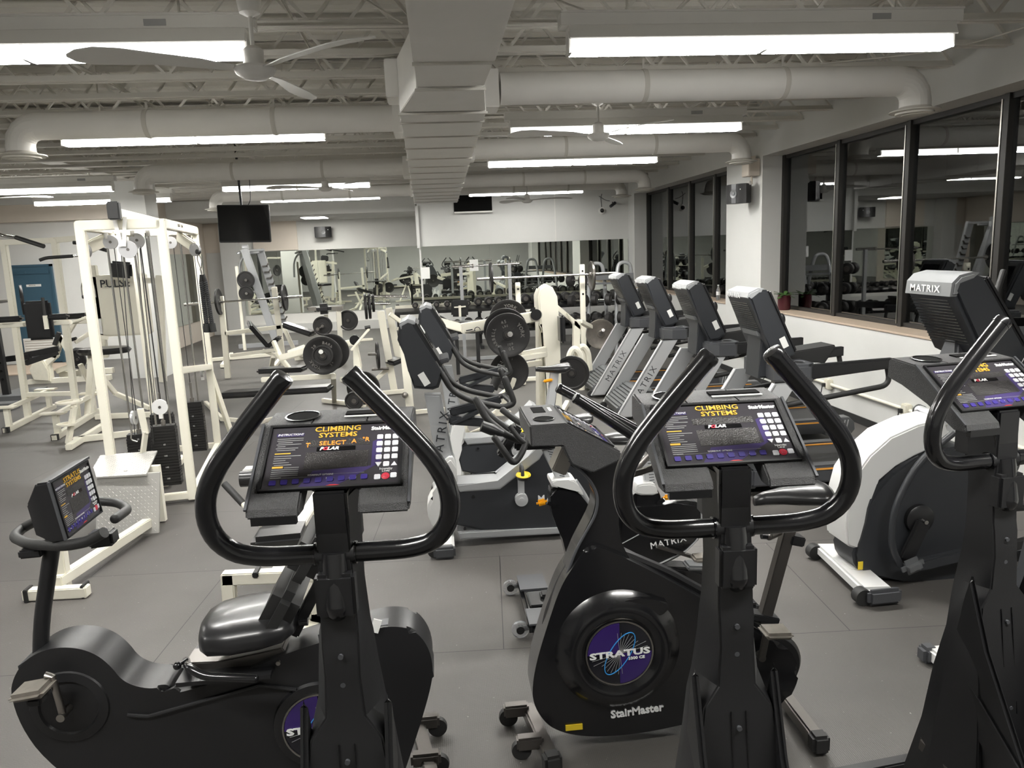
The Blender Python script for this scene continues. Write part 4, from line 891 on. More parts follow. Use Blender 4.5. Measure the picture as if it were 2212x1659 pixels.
# ---------------- two upright bikes in silver and charcoal ----------------
def matrix_bike(loc,label,rz=0):
    """local x along the bike (rider at +x), y across, near side is -y; built about its bottom bracket column"""
    t=thing('upright_bike',label,'exercise bike',(loc[0],loc[1],0),rz,group='charcoal and silver upright bikes')
    X0,YC=.33,5.2
    Lx=lambda pts:[(x-X0,z) for x,z in pts]
    def side(name,pts,m,y0,y1,bev=.01): return put(name,G().prism(cha(Lx(pts),1) if 'shell' in name else Lx(pts),'Y',y0-YC,y1-YC,bev=bev),m,t)
    b=side('body_shell',[(0.047,0.113),(0.003,0.314),(0.073,0.417),(0.374,0.422),(0.649,0.611),(0.898,0.705),(1.075,0.508),(1.104,0.266),(1.049,0.062),(0.898,0.053)],'charcoal',5.10,5.30,.015)
    side('frame_top',[(0.071,0.457),(0.101,0.401),(0.38,0.401),(0.665,0.597),(0.723,0.693),(0.679,0.72),(0.584,0.626),(0.369,0.456)],'silver_paint',5.085,5.315)
    side('frame_bottom',[(0.067,0.112),(0.083,0.055),(0.914,0.038),(0.915,0.087),(0.698,0.09)],'silver_paint',5.085,5.315)
    side('nose_shell',[(-0.056,0.419),(-0.125,0.34),(-0.139,0.257),(-0.103,0.152),(-0.042,0.096),(0.066,0.098),(0.022,0.245),(0.014,0.347),(0.09,0.442),(0.083,0.61),(0.053,0.662),(-0.013,0.616)],'pale_plastic',5.09,5.31,.02)
    mast=[(-0.107,1.092),(0.005,1.086),(0.082,0.548),(0.037,0.312),(-0.044,0.318),(-0.047,0.557)]
    side('mast',mast,'silver_paint',5.15,5.25,.012)
    d=V(.10,0,-.45)
    put('lettering',text('MATRIX',.085,((-0.009,5.14,0.787)[0]-X0,5.148-YC,(-0.009,5.14,0.787)[2]),(.09,0,.45),(-.45,0,.09),space=1.3,bold=.0003),'charcoal',t)
    put('body_lettering',text('MATRIX',.07,((0.786,5.09,0.3)[0]-X0,5.097-YC,(0.786,5.09,0.31)[2]),(1,0,.02),(0,0,1),space=1.2,bold=.0006),'print_white',b)
    # feet
    for n,x in (('front_foot',-.03),('rear_foot',1.05)):
        f=put(n,G().bb((x-.06-X0,-.30,.02),(x+.07-X0,.30,.095),bev=.015),'pale_plastic',t)
        put('foot_cap',G().bb((x-.075-X0,-.325,.005),(x+.075-X0,-.27,.085),bev=.015),'charcoal_light',f)
        put('roller',G().cyl((x-.07-X0,-.27,.045),(x-.07-X0,-.21,.045),.045),'rubber_black',f)
    # cranks and pedals
    c=V((0.525,5.08,0.323)); p=V((0.527,4.98,0.508))
    for s in (-1,1):
        a=V((c.x-X0,s*.125,c.z)); e=V((p.x-X0,s*.135,c.z+s*(c.z-p.z)*1.05+0)); 
        k=put('crank',G().cyl((a.x,s*.1,a.z),(a.x,s*.15,a.z),.045).bar(a,e,.045,.02,up=(0,1,0)).cyl((a.x,s*.15,a.z),(a.x,s*.158,a.z),.02),'silver_light',t)
        pd=put('pedal',G().lathe([(0,-.022),(.05,-.02),(.055,0),(.052,.012),(0,.014)],(e.x+.01,e.y+s*.07,e.z),(0,0,1),sx=.9,sy=1.25),'black_plastic',k)
        put('pedal_edge',G().lathe([(.053,-.002),(.057,.006),(.052,.014)],(e.x+.01,e.y+s*.07,e.z),(0,0,1),sx=.92,sy=1.27),'orange_stripe' if s>0 else 'yellow_plastic',pd)
        put('pedal_strap',G().tube(fillet([(e.x-.0,e.y+s*.02,e.z+.01),(e.x,e.y+s*.03,e.z+.07),(e.x,e.y+s*.11,e.z+.07),(e.x,e.y+s*.12,e.z+.01)],.03),.012,seg=8),'rubber_black',pd)
    # console
    cp=[(-0.241,1.599),(-0.185,1.626),(-0.147,1.613),(0.037,1.277),(-0.006,1.161),(-0.047,1.148),(-0.168,1.164),(-0.182,1.289),(-0.259,1.493)]
    co=put('console',G().prism(Lx(cp),'Y',-.20,.20,bev=.02),'charcoal',t)
    a,b2=V((-0.147,5,1.613)),V((0.023,5,1.294)); a.y=b2.y=0; a.x-=X0; b2.x-=X0; n=V((b2-a).z*-1,0,(b2-a).x).normalized(); n=n if n.x>0 else -n
    put('screen_bezel',G().bar(a+(b2-a)*.04,a+(b2-a)*.98,.37,.02,up=n,bev=.006),'black_plastic',co); put('screen',G().bar(a+(b2-a)*.1+n*.012,a+(b2-a)*.62+n*.012,.28,.006,up=n),'screen_dark',co)
    put('screen_sticker',G().bar(a+(b2-a)*.16+n*.016+V(0,-.06,0),a+(b2-a)*.32+n*.016+V(0,-.06,0),.09,.003,up=n),'label_white',co)
    q=V((-0.1,5,1.226)); put('bar_code_label',G().box((q.x-X0,-.2015,q.z),(.045,.003,.09),(0,-28,0)),'label_white',co)
    put('console_cap',G().prism(Lx([(-0.241,1.593),(-0.185,1.629),(-0.146,1.616),(-0.133,1.588),(-0.175,1.596),(-0.231,1.562)]),'Y',-.19,.19,bev=.006),'silver_paint',co)
    put('phone_tray',G().bar(b2+V(-.02,0,.03),b2+V(.05,0,.045),.30,.03,bev=.006),'charcoal_light',co)
    # handlebars: paired horns rising at the front and an end loop
    for s in (-1,1):
        y=s*.17
        P=lambda x,yy,z:(x-X0,yy,z)
        put('handlebar',G().tube(fillet([P(-.02,y,1.33),P(.08,y,1.13),P(.20,y*1.1,1.06),P(.42,y*1.1,1.0),P(.50,y*1.1,1.02),P(.44,y*1.05,1.20)],.06),.02,seg=12,round_end=True),'black_foam',t)
        put('bar_end',G().bar(P(.445,y*1.05,1.18),P(.475,y*1.07,1.08),.028,.008,up=(1,0,0)),'label_white',t)
    put('bar_bridge',G().tube(fillet([P(.46,-.18,1.01),P(.50,0,.99),P(.46,.18,1.01)],.05),.02,seg=12),'black_foam',t)
    put('bar_stem',G().bar(P(.06,0,.95),P(.42,0,1.02),.06,.06,bev=.01).bar(P(.05,0,.90),P(.36,0,.86),.10,.06,bev=.01).bar(P(.07,0,.88),P(.35,0,.99),.16,.02),'charcoal',t)
    # seat post, lever and saddle
    put('seat_tube',G().bar(P(.84,0,.30),P(.93,0,.82),.06,.075,up=(1,0,0),bev=.008),'silver_light',t)
    put('post_scale',G().bar(P(.905,-.0,.42),P(.955,0,.75),.03,.006,up=(1,0,0)),'charcoal',t)
    put('seat_lever',G().box(P(.86,-.05,.745),(.09,.04,.025),(0,-8,0),bev=.01),'orange_plastic',t)
    rings=[]
    for u,wd,h,dz in ((-.14,.015,.018,0.01),(-.10,.03,.024,.01),(-.02,.045,.03,.005),(.05,.09,.04,.005),(.11,.115,.042,.01),(.15,.10,.035,.02),(.165,.06,.02,.025)):
        rings.append([(.90-X0+u,wd*math.cos(k*PI/8),.83+dz+h*math.sin(k*PI/8)) for k in range(16)])
    put('saddle',G().grid(rings),'black_vinyl',t,angle=80)
    for x,z in ((.14,.36),(.07,.13),(.80,.13)): put('bolt',G().cyl((x-X0+.05,-.10,z),(x-X0+.05,-.112,z),.01),'black_gloss',b)
    return t
m1=matrix_bike((.33,5.2),'nearest charcoal and silver upright bike, console seen from behind the left climber handle')
m2=dup(m1,(.33+.11,6.5,0),0,label='farther charcoal and silver upright bike, directly behind its twin, saddle with orange lever showing')
for o in kids(m2):
    if o.name.split('.')[0] in ('seat_tube','post_scale','seat_lever','saddle'): o.location.z+=.17; o.location.x-=.03
# ---------------- indoor cycle ----------------
t=thing('indoor_cycle','black indoor cycle with silver scale marked posts behind the round badge upright bike','exercise bike',(.85,4.0,0),world=True)
def bx(n,pts,m,y0,y1,bev=.008): return put(n,G().prism(cha(pts,1),'Y',y0,y1,bev=bev),m,t)
g=G().bb((.40,3.70,.02),(.56,4.32,.09),bev=.02); ff=put('front_foot',g,'black_gloss',t)
put('foot_tread',G().bb((.40,4.12,.09),(.56,4.32,.10)),'charcoal_light',ff); put('foot_tread',G().bb((.40,3.70,.09),(.56,3.88,.10)),'charcoal_light',ff)
put('foot_step',G().bb((.43,3.9,.09),(.60,4.08,.105),bev=.006),'black_plastic',ff)
for y in (3.75,4.27):
    w_=put('roller',G().lathe([(.018,-.014),(.045,-.012),(.047,0),(.045,.012),(.018,.014)],(.355,y,.05),(0,1,0)),'clear_plastic',ff); put('roller_hub',G().cyl((.355,y-.016,.05),(.355,y+.016,.05),.022),'black_gloss',w_); put('roller_fork',G().bar((.355,y,.05),(.42,y,.06),.02,.02),'black_gloss',ff)
put('rear_foot',G().bb((1.55,3.72,.02),(1.68,4.28,.09),bev=.02),'black_gloss',t)
hp=[(0.57,4,0.978),(0.664,4,0.76)]
put('handlebar_post',G().bar(hp[0],hp[1],.045,.075,up=(1,0,0),bev=.004),'silver_light',t)
a,b=V(hp[0]),V(hp[1]); g=G()
for k in range(14): q=a+(b-a)*(k/14+.02); g.bar((q.x-.012,3.9765,q.z),(q.x+.016,3.9765,q.z-.008),.002,.003)
put('post_marks',g,'charcoal',t)
bx('post_collar',[(0.57,0.793),(0.578,0.808),(0.696,0.805),(0.716,0.783),(0.755,0.711),(0.724,0.719),(0.7,0.758),(0.577,0.766)],'pale_plastic',3.92,4.08)
bx('head_frame',[(0.577,0.766),(0.7,0.763),(0.74,0.702),(0.787,0.637),(0.851,0.592),(0.824,0.54),(0.752,0.578),(0.693,0.497),(0.745,0.247),(0.787,-0.007),(0.737,-0.087),(0.683,0.086),(0.644,0.42),(0.579,0.586),(0.565,0.693)],'black_gloss',3.94,4.06,.02)
put('frame_curve',G().tube(fillet([(0.711,4,0.77),(0.766,4,0.68),(0.799,4,0.588),(0.89,4,0.546),(1.037,4,0.584)],.06),.022,seg=10),'silver_paint',t)
lv=put('resistance_lever',G().bar((0.593,3.93,0.663),(0.548,3.93,0.685),.02,.02),'black_gloss',t); put('lever_grip',G().box((0.516,3.92,0.691),(.06,.03,.035),(0,-12,0),bev=.012),'orange_plastic',lv)
# handlebars

put('bar_mount',G().bar((0.384,4,1.003),(0.614,4,1.001),.10,.05,bev=.01).bar((0.306,4,0.943),(0.414,4,1.105),.06,.05,bev=.01),'black_plastic',t)
hb=put('handlebar',G().tube(fillet([(0.262,3.75,1.111),(0.356,3.75,0.959),(0.41,3.78,1.021),(0.445,3.85,1.088)],.04),.017,seg=12,round_end=True),'black_foam',t)
put('bar_horn',G().tube(fillet([(0.203,4.18,1.224),(0.275,4.15,1.132),(0.396,4.1,1.043),(0.487,4,1.022)],.05),.019,seg=12,round_end=True),'black_foam',hb)
put('bar_horn',G().tube(fillet([(0.185,3.9,1.287),(0.232,3.88,1.181),(0.347,3.85,1.081),(0.449,3.9,1.037),(0.566,3.85,1.042)],.05),.019,seg=12,round_end=True),'black_foam',hb)
put('bar_horn',G().tube(fillet([(0.354,4.3,1.136),(0.44,4.25,1.068),(0.56,4.15,1.034)],.05),.019,seg=12,round_end=True),'black_foam',hb)
put('bar_side',G().tube(fillet([(0.347,3.82,1.151),(0.413,3.8,1.057),(0.492,3.85,1.034),(0.586,3.9,1.036)],.04),.013,seg=10),'black_foam',hb)
put('bottle_cage',G().lathe([(.028,0),(.03,.06),(.022,.09),(.016,.12)],(0.202,3.8,1.164),(.9,0,-.4)),'black_plastic',t)
# rear: seat post, collar, shroud with word, flywheel guard
a,b=V((1.133,4,0.887)),V((1.147,4,0.723)); put('seat_post',G().bar(a,b,.045,.075,up=(1,0,0),bev=.004),'silver_light',t)
g=G()
for k in range(10): q=a+(b-a)*(k/10+.02); g.bar((q.x-.012,3.9765,q.z),(q.x+.016,3.9765,q.z+.002),.002,.003)
put('post_marks',g,'charcoal',t)
bx('seat_collar',[(1.041,0.733),(1.057,0.753),(1.146,0.752),(1.156,0.725),(1.172,0.681),(1.035,0.691)],'pale_plastic',3.92,4.08)
bx('seat_frame',[(1.036,0.717),(1.167,0.713),(1.193,0.66),(1.187,0.621),(1.134,0.557),(1.034,0.578)],'black_gloss',3.94,4.06,.015)
lv=put('seat_lever',G().bar((1.163,3.93,0.626),(1.2,3.93,0.655),.02,.02),'black_gloss',t); put('lever_grip',G().box((1.216,3.92,0.668),(.05,.03,.03),(0,0,0),bev=.012),'orange_plastic',lv)
put('saddle',G().ball((1.0,4.0,1.0),.10,(1.5,.9,.35)),'black_vinyl',t)
sh=bx('drive_shroud',[(0.939,0.646),(1.108,0.62),(1.292,0.646),(1.411,0.624),(1.425,0.556),(1.412,0.42),(1.345,0.357),(1.212,0.294),(1.105,0.27),(1.012,0.283),(0.947,0.349)],'black_gloss',3.90,4.02,.02)
put('shroud_trim',G().tube(fillet([(x,3.895,z) for x,z in [(0.946,0.345),(1.024,0.293),(1.151,0.288),(1.31,0.351),(1.384,0.419),(1.405,0.539),(1.399,0.62)]],.03),.005,seg=8),'silver_light',sh)
put('shroud_line',G().tube([(x,3.897,z) for x,z in [(0.943,0.423),(1.079,0.488)]],.0025,seg=6),'silver_light',sh)
q=V((1.213,3.89,0.415)); put('lettering',text('MATRIX',.052,(q.x,3.894,q.z),(1,0,.16),(0,0,1),space=1.15,bold=.0008),'print_white',sh)
bx('flywheel_guard',[(1.142,0.55),(1.222,0.609),(1.36,0.642),(1.371,0.576),(1.288,0.55),(1.222,0.522),(1.129,0.513)],'silver_paint',3.93,4.05)
put('base_beam',G().bar((.5,4.0,.10),(1.6,4.0,.10),.08,.06,bev=.01),'black_gloss',t)
bx('rear_frame',[(0.968,0.321),(1.167,0.257),(1.383,0.231),(1.506,0.15),(1.548,0.004),(1.383,0.062),(1.113,0.212),(0.98,0.264)],'black_gloss',3.93,4.05,.015)
put('pedal_body',G().box((1.326,3.75,0.33),(.13,.10,.03),(0,6,0),bev=.01),'grey_paint',t); put('adjusting_knob',G().ball((1.322,3.85,0.15),.035),'black_gloss',t)
put('pedal',G().box((1.369,3.8,0.35),(.10,.09,.03),bev=.01),'pedal_resin',t); put('crank',G().bar((1.391,3.86,0.315),(1.141,3.86,0.411),.03,.015),'dark_steel',t)
# ---------------- elliptical at the right ----------------
t=thing('elliptical_trainer','white and charcoal elliptical trainer behind the rightmost climber','elliptical trainer',(3.0,4.1,0),world=True)
sh=bx('side_cover',[(2.358,0.235),(2.383,0.116),(2.457,0.072),(2.547,0.029),(3.083,-0.047),(3.371,0.108),(3.407,0.399),(3.235,0.698),(3.052,0.823),(2.794,0.798),(2.599,0.714),(2.477,0.582),(2.435,0.443),(2.427,0.243)],'charcoal',4.0,4.25,.02)
put('front_shroud',G().grid([[(x,4.0-.0,z),(x,4.25,z),(x2,4.23,z2),(x2,4.02,z2)] for (x,z),(x2,z2) in zip([(2.329,0.259),(2.315,0.375),(2.318,0.516),(2.357,0.681),(2.441,0.799),(2.563,0.901),(2.728,0.964),(2.883,0.99)],[(2.433,0.216),(2.457,0.335),(2.472,0.504),(2.519,0.641),(2.615,0.718),(2.725,0.772),(2.837,0.814),(2.949,0.848)])]),'pale_plastic',t,bev=.01)
f=put('front_foot',G().prism([(2.30,3.78),(2.47,3.76),(2.52,4.42),(2.36,4.45)],'Z',.03,.10,bev=.015),'pale_plastic',t)
put('foot_cap',G().box((2.405,3.745,.06),(.20,.05,.09),(0,0,2),bev=.018),'charcoal_light',f); 
for y in (3.79,4.43): put('roller',G().cyl((2.30+(y-3.79)*.08,y-.03,.05),(2.30+(y-3.79)*.08,y+.03,.05),.048),'rubber_black',f)
put('foot_label',G().box((2.40,4.08,.102),(.06,.11,.003)),'label_white',f)
q=V((2.408,3.995,0.134)); put('warning_label',G().box((q.x,3.996,q.z),(.03,.003,.05)),'yellow_plastic',sh)
c=V((2.752,3.97,0.403)); put('crank_disc',G().lathe([(0,0),(.085,0),(.085,.03),(.07,.04),(0,.04)],(c.x,4.0,c.z),(0,-1,0),seg=32),'black_plastic',sh)
e=V((2.65,3.93,0.17)); k=put('crank_arm',G().bar((c.x,3.94,c.z),(e.x,3.94,e.z),.09,.03,up=(0,1,0),bev=.01),'black_plastic',t); put('crank_bolt',G().cyl((c.x,3.95,c.z),(c.x,3.915,c.z),.012),'chrome',k)
put('pedal_arm',G().bar((2.611,3.88,0.149),(3.048,3.88,0.221),.05,.07,bev=.01),'charcoal',t)
put('pedal_arm_cap',G().bar((2.578,3.86,0.149),(2.708,3.86,0.195),.07,.09,bev=.03),'grey_paint',t)
for y,p in ((3.90,[(2.872,3.9,0.933),(2.659,3.9,0.771),(2.534,3.9,0.506),(2.532,3.9,0.283),(2.595,3.9,0.159)]),(4.36,[(2.969,4.36,0.95),(2.807,4.36,0.842),(2.649,4.36,0.612),(2.583,4.36,0.374),(2.594,4.36,0.094)])):
    put('swing_arm',G().tube(fillet(p,.25),.019,seg=12),'charcoal',t)
put('pivot_tube',G().cyl((3.03,4.45,0.937),(2.941,4.1,0.956),.036,seg=20),'silver_light',t); put('pivot_cap',G().cyl((3.03,4.46,0.937),(3.032,4.42,0.934),.04),'rubber_black',t)
put('mast',G().bar((3.05,4.13,.85),(3.16,4.13,1.40),.09,.09,up=(1,0,0),bev=.02),'silver_light',t)
prof=[(2.867,1.79),(2.906,1.811),(3.003,1.772),(3.206,1.444),(3.198,1.38),(3.103,1.364),(2.992,1.378)]
cx0=2.86
prof=[(2.82,1.73),(2.84,1.79),(2.93,1.82),(3.0,1.80),(3.30,1.37),(3.27,1.31),(3.12,1.31),(3.02,1.36)]
co=put('console',G().prism(prof,'Y',3.90,4.34,bev=.022),'charcoal',t)
put('console_cap',G().prism([(2.812,1.70),(2.82,1.775),(2.86,1.815),(2.94,1.832),(2.98,1.825),(2.93,1.785),(2.85,1.70)],'Y',3.905,4.335,bev=.014),'mid_grey',co)
g=G()
for k in range(15): g.bar((2.824+.0102*k,3.95,1.675-.018*k),(2.824+.0102*k,4.29,1.675-.018*k),.004,.005)
put('speaker_grille',g,'screen_dark',co)
put('lettering',text('MATRIX',.056,(2.810,4.14,1.735),(0,-1,0),(0,0,1),space=1.15,bold=.0008,sx=1.2),'print_white',co)
put('neck_cover',G().grid([[(3.03-.07,4.13-a,1.30),(3.14+.06,4.13-a,1.30),(3.14+.06,4.13+a,1.30),(3.03-.07,4.13+a,1.30)] if z==0 else [(2.90+.1,4.13-.03,1.52),(3.1,4.13-.03,1.52),(3.1,4.13+.03,1.52),(2.90+.1,4.13+.03,1.52)] for z,a in ((0,.09),(1,.03))]),'charcoal_light',co,bev=.015)
put('screen_bezel',G().bar((3.02,4.12,1.80),(3.29,4.12,1.40),.42,.03,up=(1,0,0),bev=.01),'black_plastic',co)
for y in (3.86,4.40): put('moving_handle',G().tube(fillet([(3.12,y,1.0),(3.25,y,1.35),(3.42,y,1.50),(3.50,y,1.80)],.12),.018,seg=12,round_end=True),'black_foam',t)
put('fixed_handle',G().tube(fillet([(3.28,4.13,1.28),(3.45,3.95,1.25),(3.52,3.9,1.42)],.08),.018,seg=12,round_end=True),'black_foam',t)
put('base_beam',G().bar((2.5,4.12,.07),(4.2,4.12,.07),.10,.07,bev=.01),'charcoal',t)
put('rear_foot',G().bb((4.1,3.8,.01),(4.25,4.4,.08),bev=.015),'pale_plastic',t)
for y in (3.88,4.36): put('pedal',G().bb((3.4,y-.07,.27),(3.75,y+.07,.31),bev=.01).bar((3.1,y,.2),(3.5,y,.28),.04,.05),'rubber_black',t)
# foot of the machine behind the rightmost climber

# ---------------- shared gym pieces ----------------
def plate(c,ax,r,label,m='black_iron',words=False,group='iron weight plates',rot=0,t=.035):
    """iron weight plate standing on its hole, axis ax"""
    ax=V(ax).normalized(); g=G()
    h=t/2
    g.lathe([(.027,-h*.9),(.05,-h*.9),(.055,-h*.5),(r*.80,-h*.45),(r*.86,-h),(r*.985,-h),(r,-h*.7),(r,h*.7),(r*.985,h),(r*.86,h),(r*.80,h*.45),(.055,h*.5),(.05,h*.9),(.027,h*.9)],(0,0,0),ax,seg=44)
    o=thing('weight_plate',label,'weight plate',c,group=group)
    put('disc',g,m,o)
    put('hub_hole',G().lathe([(.028,-h*1.02),(.028,h*1.02)],(0,0,0),ax,seg=20),'dark_steel',o)
    if words:
        x,z=V(1,0,0),V(0,0,1); n=-1
        def arc(txt,a0,rad,size,step,flip=1):
            for i,ch in enumerate(txt):
                a=math.radians(a0+rot-step*i); p=V(math.cos(a)*rad,-h*.62,math.sin(a)*rad); up=V(math.cos(a),0,math.sin(a)); put('raised_letter',text(ch,size,p,V(math.sin(a),0,-math.cos(a)),up,depth=.003,bold=.0005),'iron_letter',o)
        arc('YORK',40,r*.66,r*.24,15); arc('BARBELL',232,r*.66,r*.2,13)
        arc('45',112,r*.62,r*.2,13); arc('LBS',118,r*.42,r*.13,13); arc('20',-72,r*.62,r*.2,13); arc('KGS',-66,r*.42,r*.13,13)
        g=G()
        for a in (45,135,225,315): g.bar((math.cos(math.radians(a))*.05,-h*.5,math.sin(math.radians(a))*.05),(math.cos(math.radians(a))*.095,-h*.5,math.sin(math.radians(a))*.095),.012,.01)
        put('hub_spoke',g,m,o)
    return o
def pulley(parent,c,ax,r=.055,m='aluminium'):
    p=put('pulley',G().lathe([(0,-.012),(r,-.012),(r*.93,-.003),(r*.93,.003),(r,.012),(0,.012)],c,ax,seg=28),m,parent); put('pulley_bolt',G().cyl(V(c)-V(ax).normalized()*.016,V(c)+V(ax).normalized()*.016,.012,seg=10),'dark_steel',p); return p
def frame(parent,name,segs,w=.06,h=None,m='white_frame',up=(0,0,1),bev=.006):
    """each segment of a welded frame: one part"""
    return [put(name,G().bars(s,w,h,up=up,bev=bev),m,parent) for s in segs]
def pad(parent,name,a,b,w,h,up=(0,0,1),m='black_vinyl'):
    return put(name,G().bar(a,b,w,h,up=up,bev=min(w,h)*.35),m,parent)
# ---------------- cable tower ----------------
t=thing('cable_tower','tall white multi station cable tower with black weight stacks, left of the hanging television','cable machine',(-2.19,6.6,0),math.radians(8.5))
P=[(0,0),(-.60,0),(0,1.82),(-.60,1.82)]
for x,y in P: put('post',G().bb((x-.035,y-.035,.02),(x+.035,y+.035,2.40),bev=.006),'white_frame',t)
for a,b in (((0,0,2.37),(-.6,0,2.37)),((0,1.82,2.37),(-.6,1.82,2.37)),((0,0,2.37),(0,1.82,2.37)),((-.6,0,2.37),(-.6,1.82,2.37)),((-.3,-.12,2.45),(-.3,1.95,2.45))): put('top_rail',G().bar(a,b,.07,.08,bev=.006),'white_frame',t)
for a,b in (((0,0,.06),(0,1.82,.06)),((-.6,0,.06),(-.6,1.82,.06)),((-.6,0,.06),(0,0,.06)),((-.6,1.82,.06),(0,1.82,.06)),((0,0,1.15),(0,1.82,.93)),((-.3,.45,.06),(-.3,1.4,.06))): put('base_rail',G().bar(a,b,.06,.06,bev=.006),'white_frame',t)
put('end_cap',G().bb((-.345,-.20,2.40),(-.255,-.12,2.54),bev=.01),'rubber_black',t)
put('knee_brace',G().bar((0,1.82,.9),(.14,1.95,.12),.05,.05,bev=.004),'white_worn',t)
stacks=[((-.22,.28),.62,'front'),((-.34,.86),.62,''),((-.16,1.50),.60,''),((-.50,.60),.5,'')]
for i,((x,y),h,_) in enumerate(stacks):
    s=put('weight_stack',G().bb((x-.095,y-.05,.10),(x+.095,y+.05,h+.02)),'black_iron',t)
    g=G()
    n=int((h-.1)/.026)
    for k in range(n): g.bb((x-.1,y-.056,.10+.026*k),(x+.1,y+.056,.10+.026*k+.021))
    put('stack_plate',g,'black_iron',s); s_=s
    for k in (2,6,10,14):
        if k<n: put('number_mark',text(str(10*(n-k)+5),.02,(x,y-.0575,.111+.026*k),(1,0,0),(0,0,1)),'print_white',s)
    for dx in (-.06,.06): put('guide_rod',G().cyl((x+dx,y,h),(x+dx,y,2.33),.0095,seg=10),'chrome',t); put('rod_collar',G().cyl((x+dx,y,2.28),(x+dx,y,2.33),.018,seg=12),'fixture_white',t)
    put('selector_rod',G().cyl((x,y,h),(x,y,h+.22),.011,seg=8).cyl((x,y,h+.01),(x,y,h+.06),.02,seg=12),'steel',t)
    put('cable',G().cyl((x,y,h+.2),(x-.01,y+.01,2.22),.0035,seg=6),'rubber_black',t)
    pulley(t,(x-.03,y,2.25),(0,1,0),.06)
for q in ((-.18,.02,.85),(-.05,1.62,.92)): 
    pulley(t,q,(1,0,0) if q[1]>1 else (0,1,0),.065,'pale_plastic'); put('pulley_strap',G().bar((q[0],q[1],q[2]-.1),(q[0],q[1],q[2]+.02),.03,.02),'fixture_white',t); put('cable',G().cyl((q[0]+.06,q[1],q[2]),(q[0]+.05,q[1],2.3),.0035,seg=6),'rubber_black',t)
for x,y0,z0,x1,y1 in ((-.42,.1,.6,-.36,.2),(-.30,.2,.5,-.3,.5),(-.12,.9,.7,-.10,.8),(-.2,1.2,.8,-.2,1.3),(-.45,1.2,.7,-.4,1.1)): put('cable',G().cyl((x,y0,z0),(x1,y1,2.28),.0035,seg=6),'rubber_black',t)
# front hook pulley
put('hook_bracket',G().bars([(-.33,-.06,2.42),(-.30,-.07,2.2)],.03,.012).bars([(-.25,-.06,2.42),(-.28,-.07,2.2)],.03,.012),'fixture_white',t); pulley(t,(-.26,-.04,2.17),(0,1,0),.07)
# side pulley arms
for (a,b) in (((-.04,1.0,2.30),(.14,.72,2.18)),((-.56,.9,2.32),(-.74,.62,2.20))):
    put('swivel_arm',G().bar(a,b,.03,.11,bev=.01),'white_frame',t); e=V(b); put('arm_pulley',G().lathe([(0,-.012),(.06,-.012),(.055,0),(.06,.012),(0,.012)],e+V(.0,0,-.02),(.6,.8,0)),'aluminium',t)
for yy in (.62,.78): put('bolt',G().cyl((.03,yy,2.38),(.05,yy,2.38),.016),'steel',t)
TW=Matrix.Translation((-2.19,6.6,0))@Matrix.Rotation(math.radians(8.5),4,'Z')
tw=lambda x,y,z:TW@V(x,y,z)
# handle and rope hanging from the arms
e=tw(-.76,.60,2.14); t2=thing('rowing_stirrup','chrome stirrup handle with black grip hanging at the left side of the cable tower','cable attachment',e,world=True)
put('stop_ball',G().ball(e,.022),'rubber_black',t2); put('carabiner',G().tube(fillet([e,e+V(-.02,0,-.06),e+V(-.015,0,-.12),e+V(.012,0,-.06),e],.02),.004,seg=6),'chrome',t2)
g=G().tube(fillet([e+V(-.055,0,-.36),e+V(-.055,0,-.25),e+V(0,0,-.16),e+V(.055,0,-.25),e+V(.055,0,-.36)],.06),.006,seg=8); put('stirrup',g,'chrome',t2); put('grip',G().cyl(e+V(-.055,0,-.355),e+V(.055,0,-.355),.015),'rubber_black',t2); put('swivel',G().cyl(e+V(0,0,-.12),e+V(0,0,-.17),.006),'chrome',t2)
e=tw(.165,.70,2.14); t2=thing('triceps_rope','black braided rope hanging from the right arm of the cable tower','rope',e,world=True)
put('stop_ball',G().ball(e,.026),'rubber_black',t2); put('carabiner',G().tube(fillet([e,e+V(-.015,0,-.07),e+V(.01,0,-.16),e+V(.025,0,-.08),e],.02),.005,seg=6),'chrome',t2)
put('chain_link',G().cyl(e+V(.005,0,-.15),e+V(.015,0,-.24),.008),'chrome',t2)
for s in (-1,1):
    pts=[e+V(.015+s*.004,0,-.21),e+V(.018+s*.018,0,-.27),e+V(.03+s*.024,0,-.66)]
    r=put('rope',G().tube(pts,.019,seg=12),'rope_black',t2)
    g=G(); a_,b_=pts[1],pts[2]
    for k in range(22):
        q=a_+(b_-a_)*k/22; g.tube([q+V(.0205*math.cos(w_),-.0205*math.sin(w_),-.018*w_/PI) for w_ in (0,.6,1.2,1.9,2.5,PI)],.0035,seg=5)
    put('rope_strand',g,'charcoal_light',r)
    put('rope_end',G().cyl(e+V(.03+s*.024,0,-.66),e+V(.03+s*.03,0,-.74),.03),'rubber_black',t2)
